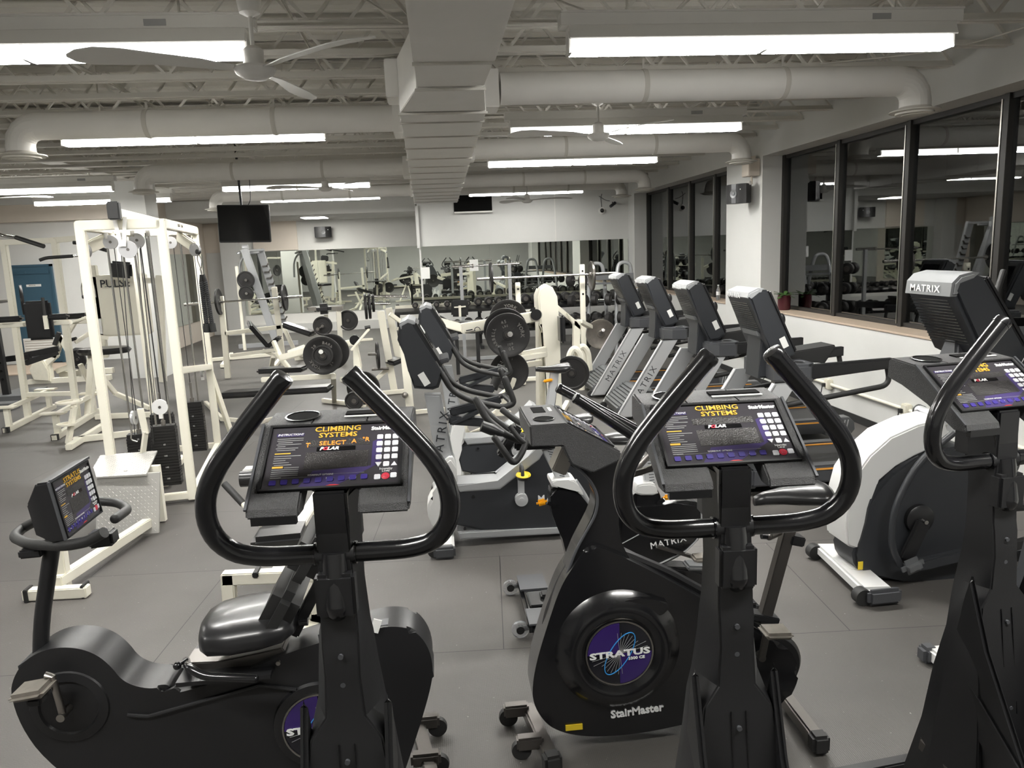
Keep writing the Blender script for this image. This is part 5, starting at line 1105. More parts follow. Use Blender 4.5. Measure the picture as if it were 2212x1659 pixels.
# ---------------- low row platform ----------------
t=thing('row_platform','white low row rail with diamond pattern foot plates in front of the cable tower','row station',(-2.35,5.5,0),world=True)
def tread(g,o,ex,ey,w,h,inside=None,p=.026):
    # raised lozenges of tread plate, alternating in direction
    o,ex,ey=V(o),V(ex).normalized(),V(ey).normalized(); n=ex.cross(ey)
    for i in range(int(w/p)):
        for j in range(int(h/p)):
            x,y=p*(i+.5),p*(j+.5)
            c=o+ex*x+ey*y
            if inside and not inside(c): continue
            d=(ex+ey) if (i+j)%2 else (ex-ey); d.normalize(); q=n.cross(d)
            g.grid([[c-d*.011,c-q*.004,c+d*.011,c+q*.004],[c-d*.006+n*.0022,c-q*.0015+n*.0022,c+d*.006+n*.0022,c+q*.0015+n*.0022]])
    return g
g=G().grid([[(-2.62,5.84,.48),(-2.16,5.84,.48),(-2.16,5.86,.48),(-2.62,5.86,.48)],[(-2.66,5.78,.02),(-2.20,5.78,.02),(-2.20,5.80,.02),(-2.66,5.80,.02)]])
tread(g,(-2.655,5.782,.03),(1,0,0),(.085,.13,1),.45,.44); put('foot_plate',g,'tread_metal',t)
poly=[(-2.608,5.806),(-2.241,5.792),(-2.413,6.531),(-2.859,6.492),(-2.753,6.104)]
def inpoly(c):
    r=False; n=len(poly)
    for i in range(n):
        (x1,y1),(x2,y2)=poly[i],poly[(i+1)%n]
        if (y1>c.y)!=(y2>c.y) and c.x<(x2-x1)*(c.y-y1)/(y2-y1)+x1: r=not r
    return r
g=G().prism(poly,'Z',.475,.487); x0=min(p[0] for p in poly); y0=min(p[1] for p in poly)
tread(g,(x0,y0,.487),(1,0,0),(0,1,0),.62,.75,inpoly); put('top_plate',g,'tread_metal',t)
put('step_frame',G().bar((-2.6,6.1,.24),(-2.25,6.1,.24),.05,.46),'white_frame',t)
frame(t,'rail',[[(-2.46,4.80,.10),(-2.28,5.80,.10)]],.07,.07); frame(t,'seat_post',[[(-2.47,4.84,.05),(-2.47,4.86,.52)]],.09,.07); frame(t,'cross_foot',[[(-2.63,4.76,.04),(-2.30,4.74,.04)]],.07,.07)
for x in (-2.635,-2.295): put('end_cap',G().bb((x-.012,4.71,.0),(x+.012,4.80,.085),bev=.004),'rubber_black',t)
put('upright_hook',G().bars([(-2.52,6.50,.48),(-2.47,6.48,.66),(-2.48,6.46,.86)],.05,.02),'white_frame',t); pulley(t,(-2.53,6.44,.80),(1,0,0),.06)
put('hook',G().tube(fillet([(-2.55,6.42,.74),(-2.57,6.42,.62),(-2.52,6.42,.6)],.02),.006),'chrome',t); put('plate_hole',G().cyl((-2.44,5.92,.478),(-2.44,5.92,.49),.014),'screen_dark',t)
# ---------------- leg raise and pull-up station ----------------
t=thing('leg_raise_station','white leg raise station with black back pad and arm rests before the blue door','exercise station',(-4.9,10,0),world=True)
L1,L2=V((-5.631,10.81,0)),V((-4.928,10.671,0))
for q,px in ((L1,'l'),(L2,'r')): put('upright',G().bar(q,q+V(.03,0,2.42),.075,.075,bev=.006),'white_frame',t)
frame(t,'top_rail',[[L1+V(.03,0,2.40),L2+V(.03,0,2.40)],[L2+V(0,0,2.40),L2+V(.42,.0,2.42)],[L1+V(.0,0,2.40),L1+V(-.4,0,2.46)]],.06,.07)
for a,b in (((-5.519,10.018,0),(-5.68,11.646,0)),((-4.639,9.401,0),(-4.819,11.066,0))):
    a,b=V(a),V(b); f=put('base_rail',G().bar(a+V(0,0,.035),b+V(0,0,.035),.07,.07,bev=.006),'white_frame',t); put('end_cap',G().bar(a+V(0,0,.035),a+(b-a)*.03+V(0,0,.035),.076,.076),'rubber_black',f)
    for k in (.08,.9):
        q=a+(b-a)*k; put('step_post',G().bar(q+V(0,0,.05),q+V(0,0,.30),.06,.06),'white_frame',f); put('step',G().bb(q+V(-.16,-.06,.30),q+V(.12,.06,.325),bev=.004),'white_worn',f)
    put('step_rail',G().bar(a+(b-a)*.08+V(0,0,.29),b-(b-a)*.1+V(0,0,.29),.05,.05),'white_frame',f)
frame(t,'lower_cross_rail',[[L1+V(0,0,.36),L2+V(0,0,.36)]],.06,.06); frame(t,'middle_cross_rail',[[L1+V(-.3,0,1.33),L2+V(.05,0,1.33)]],.06,.06)
bp=V((-4.659,9.5,1.442)); pad(t,'back_pad',bp+V(0,0,-.23),bp+V(0,0,.23),.30,.08,up=(0,1,0))
for px,py,s in ((18,690,-1),(118,685,1),(160,683,1)):
    q=V((-5.055,9.6,1.463)) if s<0 else (V((-4.483,9.5,1.472)) if px<130 else V((-4.443,9.9,1.448)))
    pad(t,'arm_pad',q+V(-.16,0,0),q+V(.14,.05,0),.12,.07); frame(t,'arm_bar',[[q+V(-.2,.1,-.08),q+V(.16,0,-.07)]],.05,.05)
q=V((-4.563,9.45,1.589)); put('hand_grip',G().cyl(q+V(0,0,-.09),q+V(0,0,.12),.018),'rubber_black',t); put('grip_post',G().bar(q+V(0,0,-.25),q+V(0,0,-.09),.04,.04),'white_frame',t)
put('dip_bar',G().tube([(-4.509,9.9,1.365),(-4.322,9.9,1.414)],.02).tube([(-4.35,9.9,1.409),(-4.304,9.9,1.424)],.024),'white_frame',t)
put('pull_up_grip',G().tube(fillet([(-5.151,9.7,2.497),(-5.005,9.7,2.438),(-4.764,9.5,2.403)],.05),.02),'chrome',t); put('grip_sleeve',G().tube([(-4.778,9.5,2.409),(-4.399,9.3,2.293)],.026),'rubber_black',t)
put('grip_sleeve',G().tube([(-4.379,10,2.342),(-4.283,10,2.333),(-4.095,9.8,2.29),(-3.841,9.6,2.225)],.022),'rubber_black',t)
put('grip_sleeve',G().tube(fillet([(-4.604,9.6,2.142),(-4.528,9.6,2.166),(-4.23,9.6,2.175)],.05),.02),'rubber_black',t); put('grip_bar',G().tube([(-4.23,9.6,2.175),(-4.099,9.7,2.181)],.014),'chrome',t)
# ---------------- seated machine with letters on its white shroud ----------------
t=thing('chest_press_machine','white selector machine with a tall shroud and round black seat, beside the blue door','exercise machine',(-4.2,11.2,0),world=True)
A=V((-4.804,11.03,0)); frame(t,'seat_post',[[A+V(0,-.3,.03),(-4.763,11,0.846)]],.09,.09)
frame(t,'base_rail',[[(-4.218,8.85,0.04),(-4.304,10.065,0.04)],[(-4.619,10.577,0.04),(-3.886,10.517,0.04)],[(-4.295,9.196,0.04),(-3.711,9.392,0.04)]],.07,.07)
frame(t,'foot_stem',[[(-4.388,9.2,0.017),(-4.317,9.3,0.411),(-4.328,9.4,0.459)]],.07,.05); put('foot_ring',G().lathe([(.13,0),(.15,0),(.15,.02),(.13,.02),(.13,0)],(-4.408,9.4,0.452),(0,0,1)),'white_worn',t); put('foot_ring',G().lathe([(.09,0),(.11,0),(.11,.02),(.09,.02),(.09,0)],(-4.376,9.2,0.224),(0,0,1)),'white_worn',t)
s0=V((-4.604,11,0.889)); put('seat',G().lathe([(0,-.04),(.27,-.04),(.30,0),(.27,.04),(0,.05)],s0,(0,0,1),sx=1.2,sy=.8),'black_vinyl',t)
put('shroud',G().bb(V((-5.108,11.9,1.198))+V(0,0,-.2),V((-4.333,12.2,1.91))+V(0,0,0),bev=.02),'white_frame',t)
put('shroud_leg',G().bb(V((-5.033,11.9,1.88))+V(0,0,-1.2),V((-4.953,12,2.01))+V(0,0,.05),bev=.01),'white_frame',t)
put('lettering',text('PULSE',.16,V((-4.697,11.88,1.778)),(1,0,0),(0,0,1),bold=.002),'charcoal',t); put('underline',G().bb(V((-4.846,11.88,1.737)),V((-4.569,11.88,1.745))),'charcoal',t)
put('notice',G().bb(V((-5.073,11.88,1.046)),V((-4.958,11.88,1.275))),'paper',t)
frame(t,'lever_arm',[[(-5.043,11.2,1.012),(-4.919,11.3,1.099),(-4.717,11.4,1.025)],[(-5.041,11.2,1.26),(-5.133,11.2,1.134)]],.06,.05); put('arm_grip',G().tube([(-5.165,11.2,1.031),(-5.037,11.2,1.057)],.025),'rubber_black',t)
frame(t,'rear_frame',[[(-4.679,11.9,1.878),(-3.931,11.9,1.764)],[(-4.056,11.9,1.838),(-4.185,11.9,0.304)]],.1,.08)
pad(t,'back_pad',(-4.447,11.5,1.868),(-4.419,11.5,2.096),.3,.09,up=(0,1,0)); frame(t,'seat_brace',[[(-4.784,11,0.684),(-4.609,11.2,0.243),(-4.138,11.062,0.04)],[(-4.982,11.1,0.68),(-4.891,11.2,0.26)]],.06,.06)
# ---------------- half rack at the left edge ----------------
t=thing('half_rack','black power rack with plate storage at the left edge, standing on grey base rails','rack',(-6.9,12.3,0),world=True)
a,b=V((-6.825,12.881,0)),V((-6.56,12.6,2.521)); put('upright',G().bar((a.x,12.6,0),(a.x-.03,12.6,2.5),.10,.08,bev=.004),'black_plastic',t)
g=G(); 
for k in range(16): g.cyl((a.x-.01,12.54,.35+.13*k),(a.x-.01,12.553,.35+.13*k),.018,seg=10)
put('hole',g,'screen_dark',t)
put('upright',G().bar((a.x-1.1,12.6,0),(a.x-1.1,12.6,2.5),.10,.08),'black_plastic',t); put('top_rail',G().bar((a.x-1.1,12.6,2.46),(a.x,12.6,2.46),.08,.08),'black_plastic',t)
for k,z in enumerate((1.85,1.35,.9)): put('hook',G().tube(fillet([(a.x-.02,12.5,z),(a.x-.08,12.42,z-.03),(a.x-.08,12.42,z+.05)],.03),.012),'black_gloss',t)
put('floor_rail',G().bb((-6.97,12.385,0),V((-6.505,13.11,0))+V(0,.1,.10),bev=.004),'grey_paint',t); put('floor_rail',G().bb(V((-6.568,11.637,0)),V((-6.272,11.752,0))+V(0,.12,.11),bev=.004),'grey_paint',t)
frame(t,'brace',[[(-6.601,12.8,0.682),(-6.13,12.9,0.75)],[(-6.818,12.8,0.641),(-6.533,12.8,0.664)],[(-6.597,12.9,0.563),(-6.31,13.2,0.66)]],.09,.09,'black_plastic')
put('bar_sleeve',G().cyl((-6.779,12.4,1.552),(-6.458,12.5,1.581),.025),'chrome',t)
plate(V((-6.235,12.3,1.583)),(1,.55,0),.225,'large black plate on the left half rack, in front of the blue door')
# ---------------- low plate loaded bench behind the station ----------------
t=thing('leg_press','low white plate loaded leg machine with grey pad, farther back below the blue door','exercise machine',(-6.6,14.6,0),world=True)
put('side_cover',G().prism([(-7.268,0.263),(-7.204,0.385),(-7.009,0.433),(-6.933,0.245),(-6.938,0.035),(-7.216,0.076)],'Y',14.2,14.4,bev=.02),'white_worn',t)
frame(t,'base_rail',[[(-7.302,14.3,0.038),(-5.967,14.3,0.048)],[(-6.896,14.6,0.112),(-6.035,14.6,0.133)]],.10,.10)
frame(t,'curved_arm',[[(-6.984,14.3,0.046),(-6.98,14.3,0.358),(-6.827,14.3,0.493),(-6.682,14.3,0.803),(-6.582,14.3,0.547)],[(-6.524,14.3,0.502),(-6.363,14.3,0.096)],[(-6.896,14.5,0.196),(-6.542,14.5,0.305),(-6.25,14.5,0.375)]],.11,.09)
pad(t,'pad',(-6.623,14.4,0.452),(-6.489,14.6,0.546),.3,.12); put('handle',G().cyl((-6.769,14.2,0.695),(-6.661,14.2,0.913),.04),'rubber_black',t)
plate(V((-6.413,14.2,0.417)),(.3,1,0),.17,'small dark plate on the low white machine under the blue door')
tag(put('floor_mat',G().bb((-10.5,15.6,0),(-7.7,17.2,.02)),'sill_wood'),'pale wooden floor patch beside the half rack at the left edge','mat')

# ---------------- plate loaded bench press in the middle left ----------------
t=thing('incline_bench','white incline bench press rack with a black seat, barbell resting across it','bench',(-3.0,13.6,0),world=True)
for p,q in (((-3.662,13.6,1.45),(-3.684,13.6,0.24)),((-2.754,13.6,1.569),(-2.708,13.6,-0.021))): put('upright',G().bar(p,(q[0],13.6,0.02),.09,.07,bev=.006),'white_frame',t)
frame(t,'cross_rail',[[(-3.626,13.6,0.807),(-2.707,13.6,0.875)],[(-4.753,16.06,0.05),(-3.386,16.458,0.05)],[(-4.166,15.061,0.05),(-4.451,16.884,0.05)],[(-3.081,14.541,0.05),(-3.216,16.168,0.05)],[(-2.796,13.2,0.41),(-3.06,14.139,0.04)]],.07,.07)
pad(t,'back_pad',(-3.099,13,1.013),(-2.87,13.2,0.613),.30,.07,up=(.6,0,.7)); pad(t,'seat_pad',(-2.857,13.2,0.589),(-2.651,13.2,0.737),.30,.07,up=(-.5,0,.7))
frame(t,'spine',[[(-2.941,13.2,0.514),(-2.607,13.2,0.36),(-2.331,13.2,0.418)],[(-3.429,13,0.487),(-2.708,13.2,0.525)]],.055,.055)
def barbell(name_lbl,a,b,r=.0145,slv=.38):
    a,b=V(a),V(b); d=(b-a).normalized(); t=thing('barbell',name_lbl,'barbell',(a+b)/2,group='chrome barbells racked on benches',world=True)
    put('shaft',G().cyl(a,b,r,seg=12),'chrome',t)
    for p,s in ((a,1),(b,-1)): put('sleeve',G().cyl(p,p+d*s*slv,.0255,seg=16),'chrome',t); put('sleeve_collar',G().cyl(p+d*s*slv,p+d*s*(slv+.03),.038,seg=16),'steel',t)
    return d
p,q=(-4.252,13.5,1.34),(-2.273,13.5,1.393); d=barbell('barbell racked on the white incline bench, left of the leaning grey machine',p,q)
plate((-3.675,13.5,1.361),d,.225,'plate on the left end of the incline bench barbell, behind the rope'); plate((-2.572,13.5,1.382),d,.225,'plate on the right end of the incline bench barbell')
# ---------------- leaning grey machine in the alcove ----------------
t=thing('lever_machine','tall silver leaning machine with toothed rails, standing against the alcove mirror','exercise machine',(-3.7,18.3,0),world=True)
for a,b in (((-4.268,18.2,2.295),(-3.757,18.2,0.168)),((-4.057,18.8,2.29),(-3.671,18.8,0.489))): put('inclined_post',G().bar(a,(b[0],b[1],max(.02,b[2])),.16,.12,up=(0,1,0),bev=.01),'silver_paint',t)
put('inclined_post',G().bar((-4.268,18.2,2.295),(-3.793,18.536,0.02),.15,.12,up=(0,1,0),bev=.01),'silver_paint',t)
g=G()
a,b=V((-3.999,18.7,1.888)),V((-3.685,18.7,0.61))
for k in range(10): q=a+(b-a)*k/9; g.bars([q,q+V(.09,0,.0),q+V(.13,0,.06)],.03,.03)
put('tooth_rail',g,'dark_steel',t)
put('top_bar',G().tube(fillet([(-4.442,18.2,2.198),(-4.295,18.3,2.255),(-3.942,18.7,2.264)],.05),.03).cyl((-4.306,18.2,2.328),(-4.181,18.2,2.334),.06),'silver_light',t)
put('plate_peg',G().cyl((-4.211,17.8,1.602),(-4.155,18.2,1.639),.03),'chrome',t); put('plate_peg',G().cyl((-4.206,17.7,1.306),(-4.113,18.2,1.318),.03),'chrome',t)
put('curved_guard',G().tube(fillet([(-4.504,18.4,1.433),(-4.478,18.4,1.913),(-4.325,18.4,2.193),(-3.988,18.4,2.211)],.3),.03),'silver_paint',t)
frame(t,'base_rail',[[(-4.611,18.363,0.05),(-3.362,18.566,0.05)]],.1,.1,'silver_paint')
plate((-4.234,17.9,1.6),(.1,1,0),.20,'plate near the top of the leaning silver machine in the alcove',rot=20); plate((-4.23,17.8,1.302),(.1,1,0),.17,'second plate tucked under the upper one on the leaning silver machine')
t=thing('plate_horn','white storage horn post beside the leaning silver machine','rack',(-4.3,18,0),world=True); put('post',G().bar((-4.431,18,1.918),((-4.431,18,1.918)[0],18,.0),.06,.06),'white_frame',t)
# ---------------- preacher bench ----------------
t=thing('preacher_bench','white framed bench with black square arm pads under the alcove mirror','bench',(-2.2,15,0),world=True)
put('arm_frame',G().bb(V((-2.448,14.9,1.128))+V(0,0,-.06),V((-1.801,15.5,1.093)),bev=.02),'black_vinyl',t)
pad(t,'arm_pad',(-2.262,14.9,1.066),(-1.982,14.9,1.071),.25,.20); put('side_plate',G().bb(V((-2.413,14.85,1.041)),V((-2.267,14.9,1.111))),'steel',t); put('side_plate',G().bb(V((-1.97,14.85,1.021)),V((-1.76,14.9,1.105))),'steel',t)
put('post',G().bar((-1.852,14.9,1.047),(-1.893,15.107,0.03),.09,.09),'white_frame',t); put('post',G().bar((-2.11,15,0.944),(-2.143,15,0.314),.07,.07),'white_frame',t)
frame(t,'leg',[[(-2.912,15,0.696),(-2.736,15,0.209),(-2.732,15.981,0.03)],[(-2.855,15.606,0.04),(-1.922,15.948,0.04)]],.07,.07)
pad(t,'long_pad',(-2.89,14.8,0.821),(-2.306,14.6,0.618),.25,.10)
plate((-2.087,14.3,0.794),(.1,1,0),.18,'small plate standing on edge against the black arm pad bench'); plate((-1.685,14.9,0.825),(.3,1,0),.20,'plate half hidden behind the post of the black arm pad bench')
put('plate_sleeve',G().cyl((-2.153,14.1,0.757),(-2.104,14.6,0.775),.03),'chrome',t)
# ---------------- plate loaded lever bench with the large plate ----------------
t=thing('lever_bench','white lever bench carrying a large plate, long black pads beside it, behind the left climber','exercise machine',(-1.4,9.4,0),world=True)
frame(t,'lever_arm',[[(-1.863,9.3,0.878),(-1.567,9.2,0.954),(-0.95,9.2,1.033)],[(-1.76,9.3,0.929),(-1.608,9.3,0.977)]],.06,.075)
put('lever_guard',G().prism([(-1.002,0.991),(-0.958,0.989),(-0.927,0.733),(-0.949,0.517),(-1.015,0.521),(-1.011,0.794)],'Y',9.15,9.33,bev=.01),'white_frame',t)
frame(t,'catch_arm',[[(-1.001,9,0.966),(-0.791,9,1.19)],[(-0.95,9.1,1.061),(-0.787,9.3,1.042)]],.03,.03,'white_worn'); put('catch_wheel',G().lathe([(.03,0),(.06,0),(.06,.05),(.03,.05)],(-0.966,9.05,1.068),(0,1,0)),'black_gloss',t)
put('catch_pin',G().cyl((-0.832,9,1.214),(-0.768,9,1.222),.02),'rubber_black',t)
pad(t,'long_pad',(-2.206,9.6,0.692),(-1.636,9.5,0.7),.26,.06); pad(t,'long_pad',(-2.495,8.95,0.526),(-1.243,8.8,0.557),.26,.07)
frame(t,'base_rail',[[(-2.127,9.4,0.604),(-1.28,9.3,0.619)],[(-1.645,10.819,0.04),(-1.048,10.306,0.04)],[(-1.267,9.2,0.617),(-1.491,10.72,0.03)],[(-1.16,9.2,0.583),(-0.987,10.739,0.05)]],.06,.06)
frame(t,'seat_stay',[[(-2.048,9.8,1.008),(-1.956,9.7,0.81)],[(-1.975,9.6,0.883),(-1.817,9.5,0.686)]],.05,.05,'white_worn')
put('sleeve',G().cyl((-1.321,8.75,0.988),(-1.356,9.2,0.876),.026,seg=16),'chrome',t)
plate((-1.334,8.95,0.919),(.05,1,0),.225,'largest plate at the left, on the lever bench between the left climber handles','black_iron',True,rot=-150); plate((-1.259,9.12,0.937),(.05,1,0),.215,'plate directly behind the largest one on the lever bench'); 
plate((-1.319,8.85,0.932),(.05,1,0),.12,'small plate stacked in front of the largest left plate',words=False)
plate((-1.008,8.9,0.37),(.1,1,0),.11,'smallest plate near the floor, beside the right tip of the left climber'); plate((-0.94,9.4,0.432),(.2,1,0),.21,'plate leaning low behind the right handle of the left climber')
t=thing('plate_post','white post of a loaded rack with plates edge on, left of the twin bikes','rack',(-.75,11.3,0),world=True)
put('post',G().bar((-0.8,11.3,1.234),(-0.678,11.317,0.02),.10,.08,bev=.006),'white_frame',t); put('post',G().bar((-0.706,11.8,1.241),(-0.605,11.8,0.411),.10,.08,bev=.006),'white_frame',t)
frame(t,'brace',[[(-0.661,11.5,1.157),(-0.435,11.6,0.962)],[(-0.938,11.3,0.221),(-0.699,11.3,0.417)],[(-0.939,11.138,0.04),(-0.549,11.204,0.04)]],.06,.06); pad(t,'seat_pad',(-0.725,11.2,0.468),(-0.557,11.3,0.514),.28,.07)
put('bar',G().cyl((-1.041,11.4,1.455),(-0.404,11.5,1.421),.02).cyl((-1.015,11.4,1.345),(-0.67,11.5,1.323),.022),'chrome',t)
for k,(px,l) in enumerate((('a','outermost'),('b','second'),('c','third'))):
    plate([(-1.018,11.4,1.305),(-0.964,11.4,1.309),(-0.911,11.45,1.344)][k],(1,.12,0),.19 if k<2 else .13,'%s plate of the three seen edge on, left of the dumbbell rack'%l)
plate((-0.878,11.2,0.593),(1,.15,0),.20,'plate hanging low on the white rack, edge on, left of the twin bikes'); put('peg',G().cyl((-1.017,11.2,0.621),(-0.85,11.2,0.612),.02).cyl((-0.979,11.2,0.392),(-0.73,11.2,0.392),.02),'dark_steel',t)
t=thing('punched_post','white punched post with a round adjusting pin, just left of the twin bikes','rack',(-.55,9.7,0),world=True)
put('post',G().bar((-0.426,9.7,0.907),(-0.392,9.664,0.02),.10,.10,bev=.006),'white_frame',t); put('pin',G().lathe([(.035,0),(.04,.02),(.025,.04),(0,.05)],(-0.444,9.6,0.278),(0,-1,0)),'steel',t); put('foot',G().bar((-0.325,9.636,0.04),(0.045,9.704,0.04),.05,.05),'white_frame',t)
# ---------------- big lever machine in the centre ----------------
t=thing('lever_row_machine','large white lever machine with a tall rounded column, loaded with big plates','exercise machine',(1.2,8.4,0),world=True)
col=[(1.144,1.52),(1.173,1.612),(1.243,1.655),(1.315,1.616),(1.365,1.51),(1.377,1.196),(1.382,0.23),(1.363,-0.044),(1.211,-0.034),(1.21,1.099),(1.16,1.206)]
put('column',G().prism(col,'Y',8.42,8.62,bev=.02),'white_frame',t); put('column_side',G().prism([(1.158,1.514),(1.192,1.591),(1.243,1.51),(1.251,1.086),(1.236,-0.087),(1.132,-0.081),(1.165,1.091)],'Y',8.60,8.9,bev=.01),'white_worn',t)
for a,b in (((0.275,7.9,0.867),(1.121,8.2,1.287)),((0.356,9,0.906),(1.261,9,1.31))): pass
put('lever_arm',G().bar((0.265,8.05,1.243),(1.122,8.2,1.327),.08,.11,bev=.008),'white_frame',t); put('lever_arm',G().bar((0.034,9,1.243),(0.371,9.1,1.123),.08,.10,bev=.008),'white_frame',t); put('lever_arm',G().bar((0.815,9,1.265),(1.261,9,1.294),.08,.09,bev=.008),'white_frame',t)
put('pivot_bearing',G().cyl((1.074,8.1,1.348),(1.11,8.3,1.33),.06),'black_gloss',t); put('pivot_bearing',G().cyl((1.151,8.8,1.315),(1.188,9,1.297),.06),'black_gloss',t)
q=V((0.359,7.985,1.215)); put('maker_mark',G().bar(q+V(-.06,0,-.012),q+V(.05,0,.006),.004,.006).bar(q+V(-.05,0,.01),q+V(.02,0,.02),.004,.012).tube([q+V(.07+.03*math.cos(a*.3),0,.012+.03*math.sin(a*.3)) for a in range(12)],.004,seg=6),'charcoal',t)
frame(t,'handle_arm',[[(0.919,8.2,0.915),(1.175,8.3,0.941)],[(0.866,8.1,0.881),(1.179,8.3,0.888)],[(0.932,8.5,0.742),(1.151,8.5,0.767)],[(1.016,8.309,0.05),(1.384,8.445,0.05)],[(1.244,8.247,0.05),(1.643,9.605,0.05)]],.06,.06)
put('back_pad',G().bar((1.379,8.3,1.317),(1.38,8.3,1.008),.06,.2,bev=.02),'black_vinyl',t)
frame(t,'footrest',[[(0.279,7.9,0.369),(0.473,7.9,0.281),(0.651,7.9,0.397),(0.733,7.9,0.593)],[(0.606,7.9,0.5),(0.768,8,0.598),(0.796,8,0.672)],[(0.544,8.1,0.424),(0.709,8,0.373)]],.05,.05); put('roller_pad',G().cyl((0.554,7.8,0.621),(0.661,7.8,0.86),.05),'black_foam',t)
put('sleeve',G().cyl((0.722,7.45,1.224),(0.731,7.95,1.151),.027,seg=16),'chrome',t)
plate((0.715,7.62,1.197),(0,1,0),.225,'front big forty-five pound plate facing the camera at the centre','black_iron',True); plate((0.705,7.74,1.237),(.05,1,0),.225,'plate partly hidden right behind the big centre plate'); 
plate((0.849,8.9,1.25),(.05,1,0),.225,'upper back plate rising above the big centre plate','black_iron',True,rot=60); plate((0.75,8,0.766),(.15,1,0),.21,'low plate below the big centre plate, behind a roller pad','black_iron',True,rot=200)
plate((-0.018,9.1,1.097),(.3,1,0),.225,'plate behind the farther twin bike console'); plate((1.499,8.4,0.641),(.3,1,0),.20,'dark plate behind the bike saddle with the orange lever')
# ---------------- flat barbell bench, right centre ----------------
t=thing('bench_press_rack','white bench press uprights with punched holes holding a barbell before the dumbbell rack','rack',(1.9,11.6,0),world=True)
for p,x in (((1.27,11.6,1.551),0),((2.271,11.6,1.782),1)): 
    u=put('upright',G().bar((p[0],11.6,.02),p,.075,.07,bev=.006),'white_frame',t); g=G()
    for z in (p[2]-.1,p[2]-.45): g.cyl((p[0],11.56,z),(p[0],11.566,z),.016,seg=10)
    put('hole',g,'screen_dark',u)
frame(t,'base_rail',[[((1.27,11.6,1.551)[0],11.6,.05),((2.271,11.6,1.782)[0],11.6,.05)],[((1.27,11.6,1.551)[0],11.3,.05),((1.27,11.6,1.551)[0],12.0,.05)],[((2.271,11.6,1.782)[0],11.3,.05),((2.271,11.6,1.782)[0],12.0,.05)]],.07,.06)
p,q=(0.645,11.5,1.63),(2.772,11.5,1.63); d=barbell('long chrome barbell racked in front of the dumbbell rack',p,q)
plate((0.862,11.5,1.642),d,.225,'plate at the left end of the long racked barbell'); plate((2.398,11.5,1.604),d,.225,'large grey plate at the right end of the long racked barbell','dark_steel')
# second bar seen higher: rests on hooks of the mirror side rack
t=thing('squat_stand','slim grey squat stand behind the bench press rack','rack',(.9,14.4,0),world=True)
for p in ((1.421,14.3,1.776),(0.512,14.3,1.762)): put('upright',G().bar((p[0],14.3,.02),p,.06,.06),'silver_paint',t)
put('foot',G().bar(((0.512,14.4,1.692)[0],14.3,.04),((1.432,14.4,1.783)[0],14.3,.04),.06,.06),'silver_paint',t)
d=barbell('thin barbell on the slim grey stand in front of the mirror',(0.34,14.3,1.769),(1.614,14.3,1.786))
# incline seat with white strap
t=thing('adjustable_bench','black adjustable bench seen from behind with a white cross brace','bench',(.6,12.6,0),world=True)
a=V((0.392,12.6,0.941)); pad(t,'back_pad',(0.395,12.6,0.987),(0.409,12.6,1.262),.28,.08,up=(0,1,0)); put('cross_brace',G().bar((0.4,12.54,0.992),(0.402,12.54,1.175),.04,.02).bar((0.31,12.54,1.149),(0.5,12.54,1.155),.03,.02,up=(0,0,1)),'white_frame',t)
put('seat_frame',G().bb(V((0.206,12.4,0.832)),V((0.759,12.7,0.915)),bev=.01),'black_vinyl',t); put('side_plate',G().bb(V((0.215,12.35,0.881)),V((0.362,12.38,0.947))).bb(V((0.599,12.35,0.885)),V((0.725,12.38,0.944))),'steel',t)
put('leg',G().bar(V((0.325,12.6,0.829)),((0.325,12.6,0.829)[0],12.6,.02),.06,.06),'black_plastic',t); put('leg',G().bar(V((0.672,12.6,0.835)),((0.672,12.6,0.835)[0],12.6,.02),.06,.06),'black_plastic',t)
# lever machine with the worn plate
t=thing('lever_curl_machine','short white machine with arched feet carrying a worn rusty plate','exercise machine',(2.4,10.8,0),world=True)
put('column',G().prism([(1.924,1.04),(2.024,1.023),(2.002,0.673),(1.946,0.309),(1.909,0.678)],'Y',10.5,10.62,bev=.01),'white_frame',t)
put('column_head',G().prism([(1.828,1.137),(1.944,1.039),(2.035,0.943),(2.007,0.892),(1.916,0.975)],'Y',10.5,10.64,bev=.01),'white_frame',t)
frame(t,'lever_arm',[[(1.717,10.6,1.214),(2.022,10.6,0.937)],[(2.075,10.8,0.982),(2.278,11.1,0.87)]],.08,.06)
for y,o in ((10.4,0),(10.8,1)):
    put('arched_foot',G().tube(fillet([(1.804,10.4,0.096),(1.83,10.4,0.576),(1.898,10.4,0.67),(1.987,10.4,0.568),(1.995,10.4,0.059)] if not o else [(1.98,10.8,0.173),(2.017,10.8,0.547),(2.094,10.8,0.645),(2.174,10.8,0.539),(2.196,10.8,0.264)],.15),.045,seg=8),'white_frame',t)
frame(t,'base_rail',[[(2.144,11.125,0.04),(2.341,11.492,0.04)],[(2.144,11.1,0.221),(2.265,11.1,0.271)]],.05,.05); put('seat',G().bb(V((2.266,11,0.327)),V((2.574,11.3,0.324)),bev=.02),'black_vinyl',t)
put('sleeve',G().cyl((2.428,10.9,0.834),(2.47,11.25,0.733),.025),'chrome',t); put('peg',G().cyl((1.958,10.3,0.4),(2.002,10.3,0.352),.03),'dark_steel',t)
plate((2.432,11.08,0.753),(.05,1,0),.225,'worn rusty grey plate with scratched face beside the farthest treadmill','worn_iron')
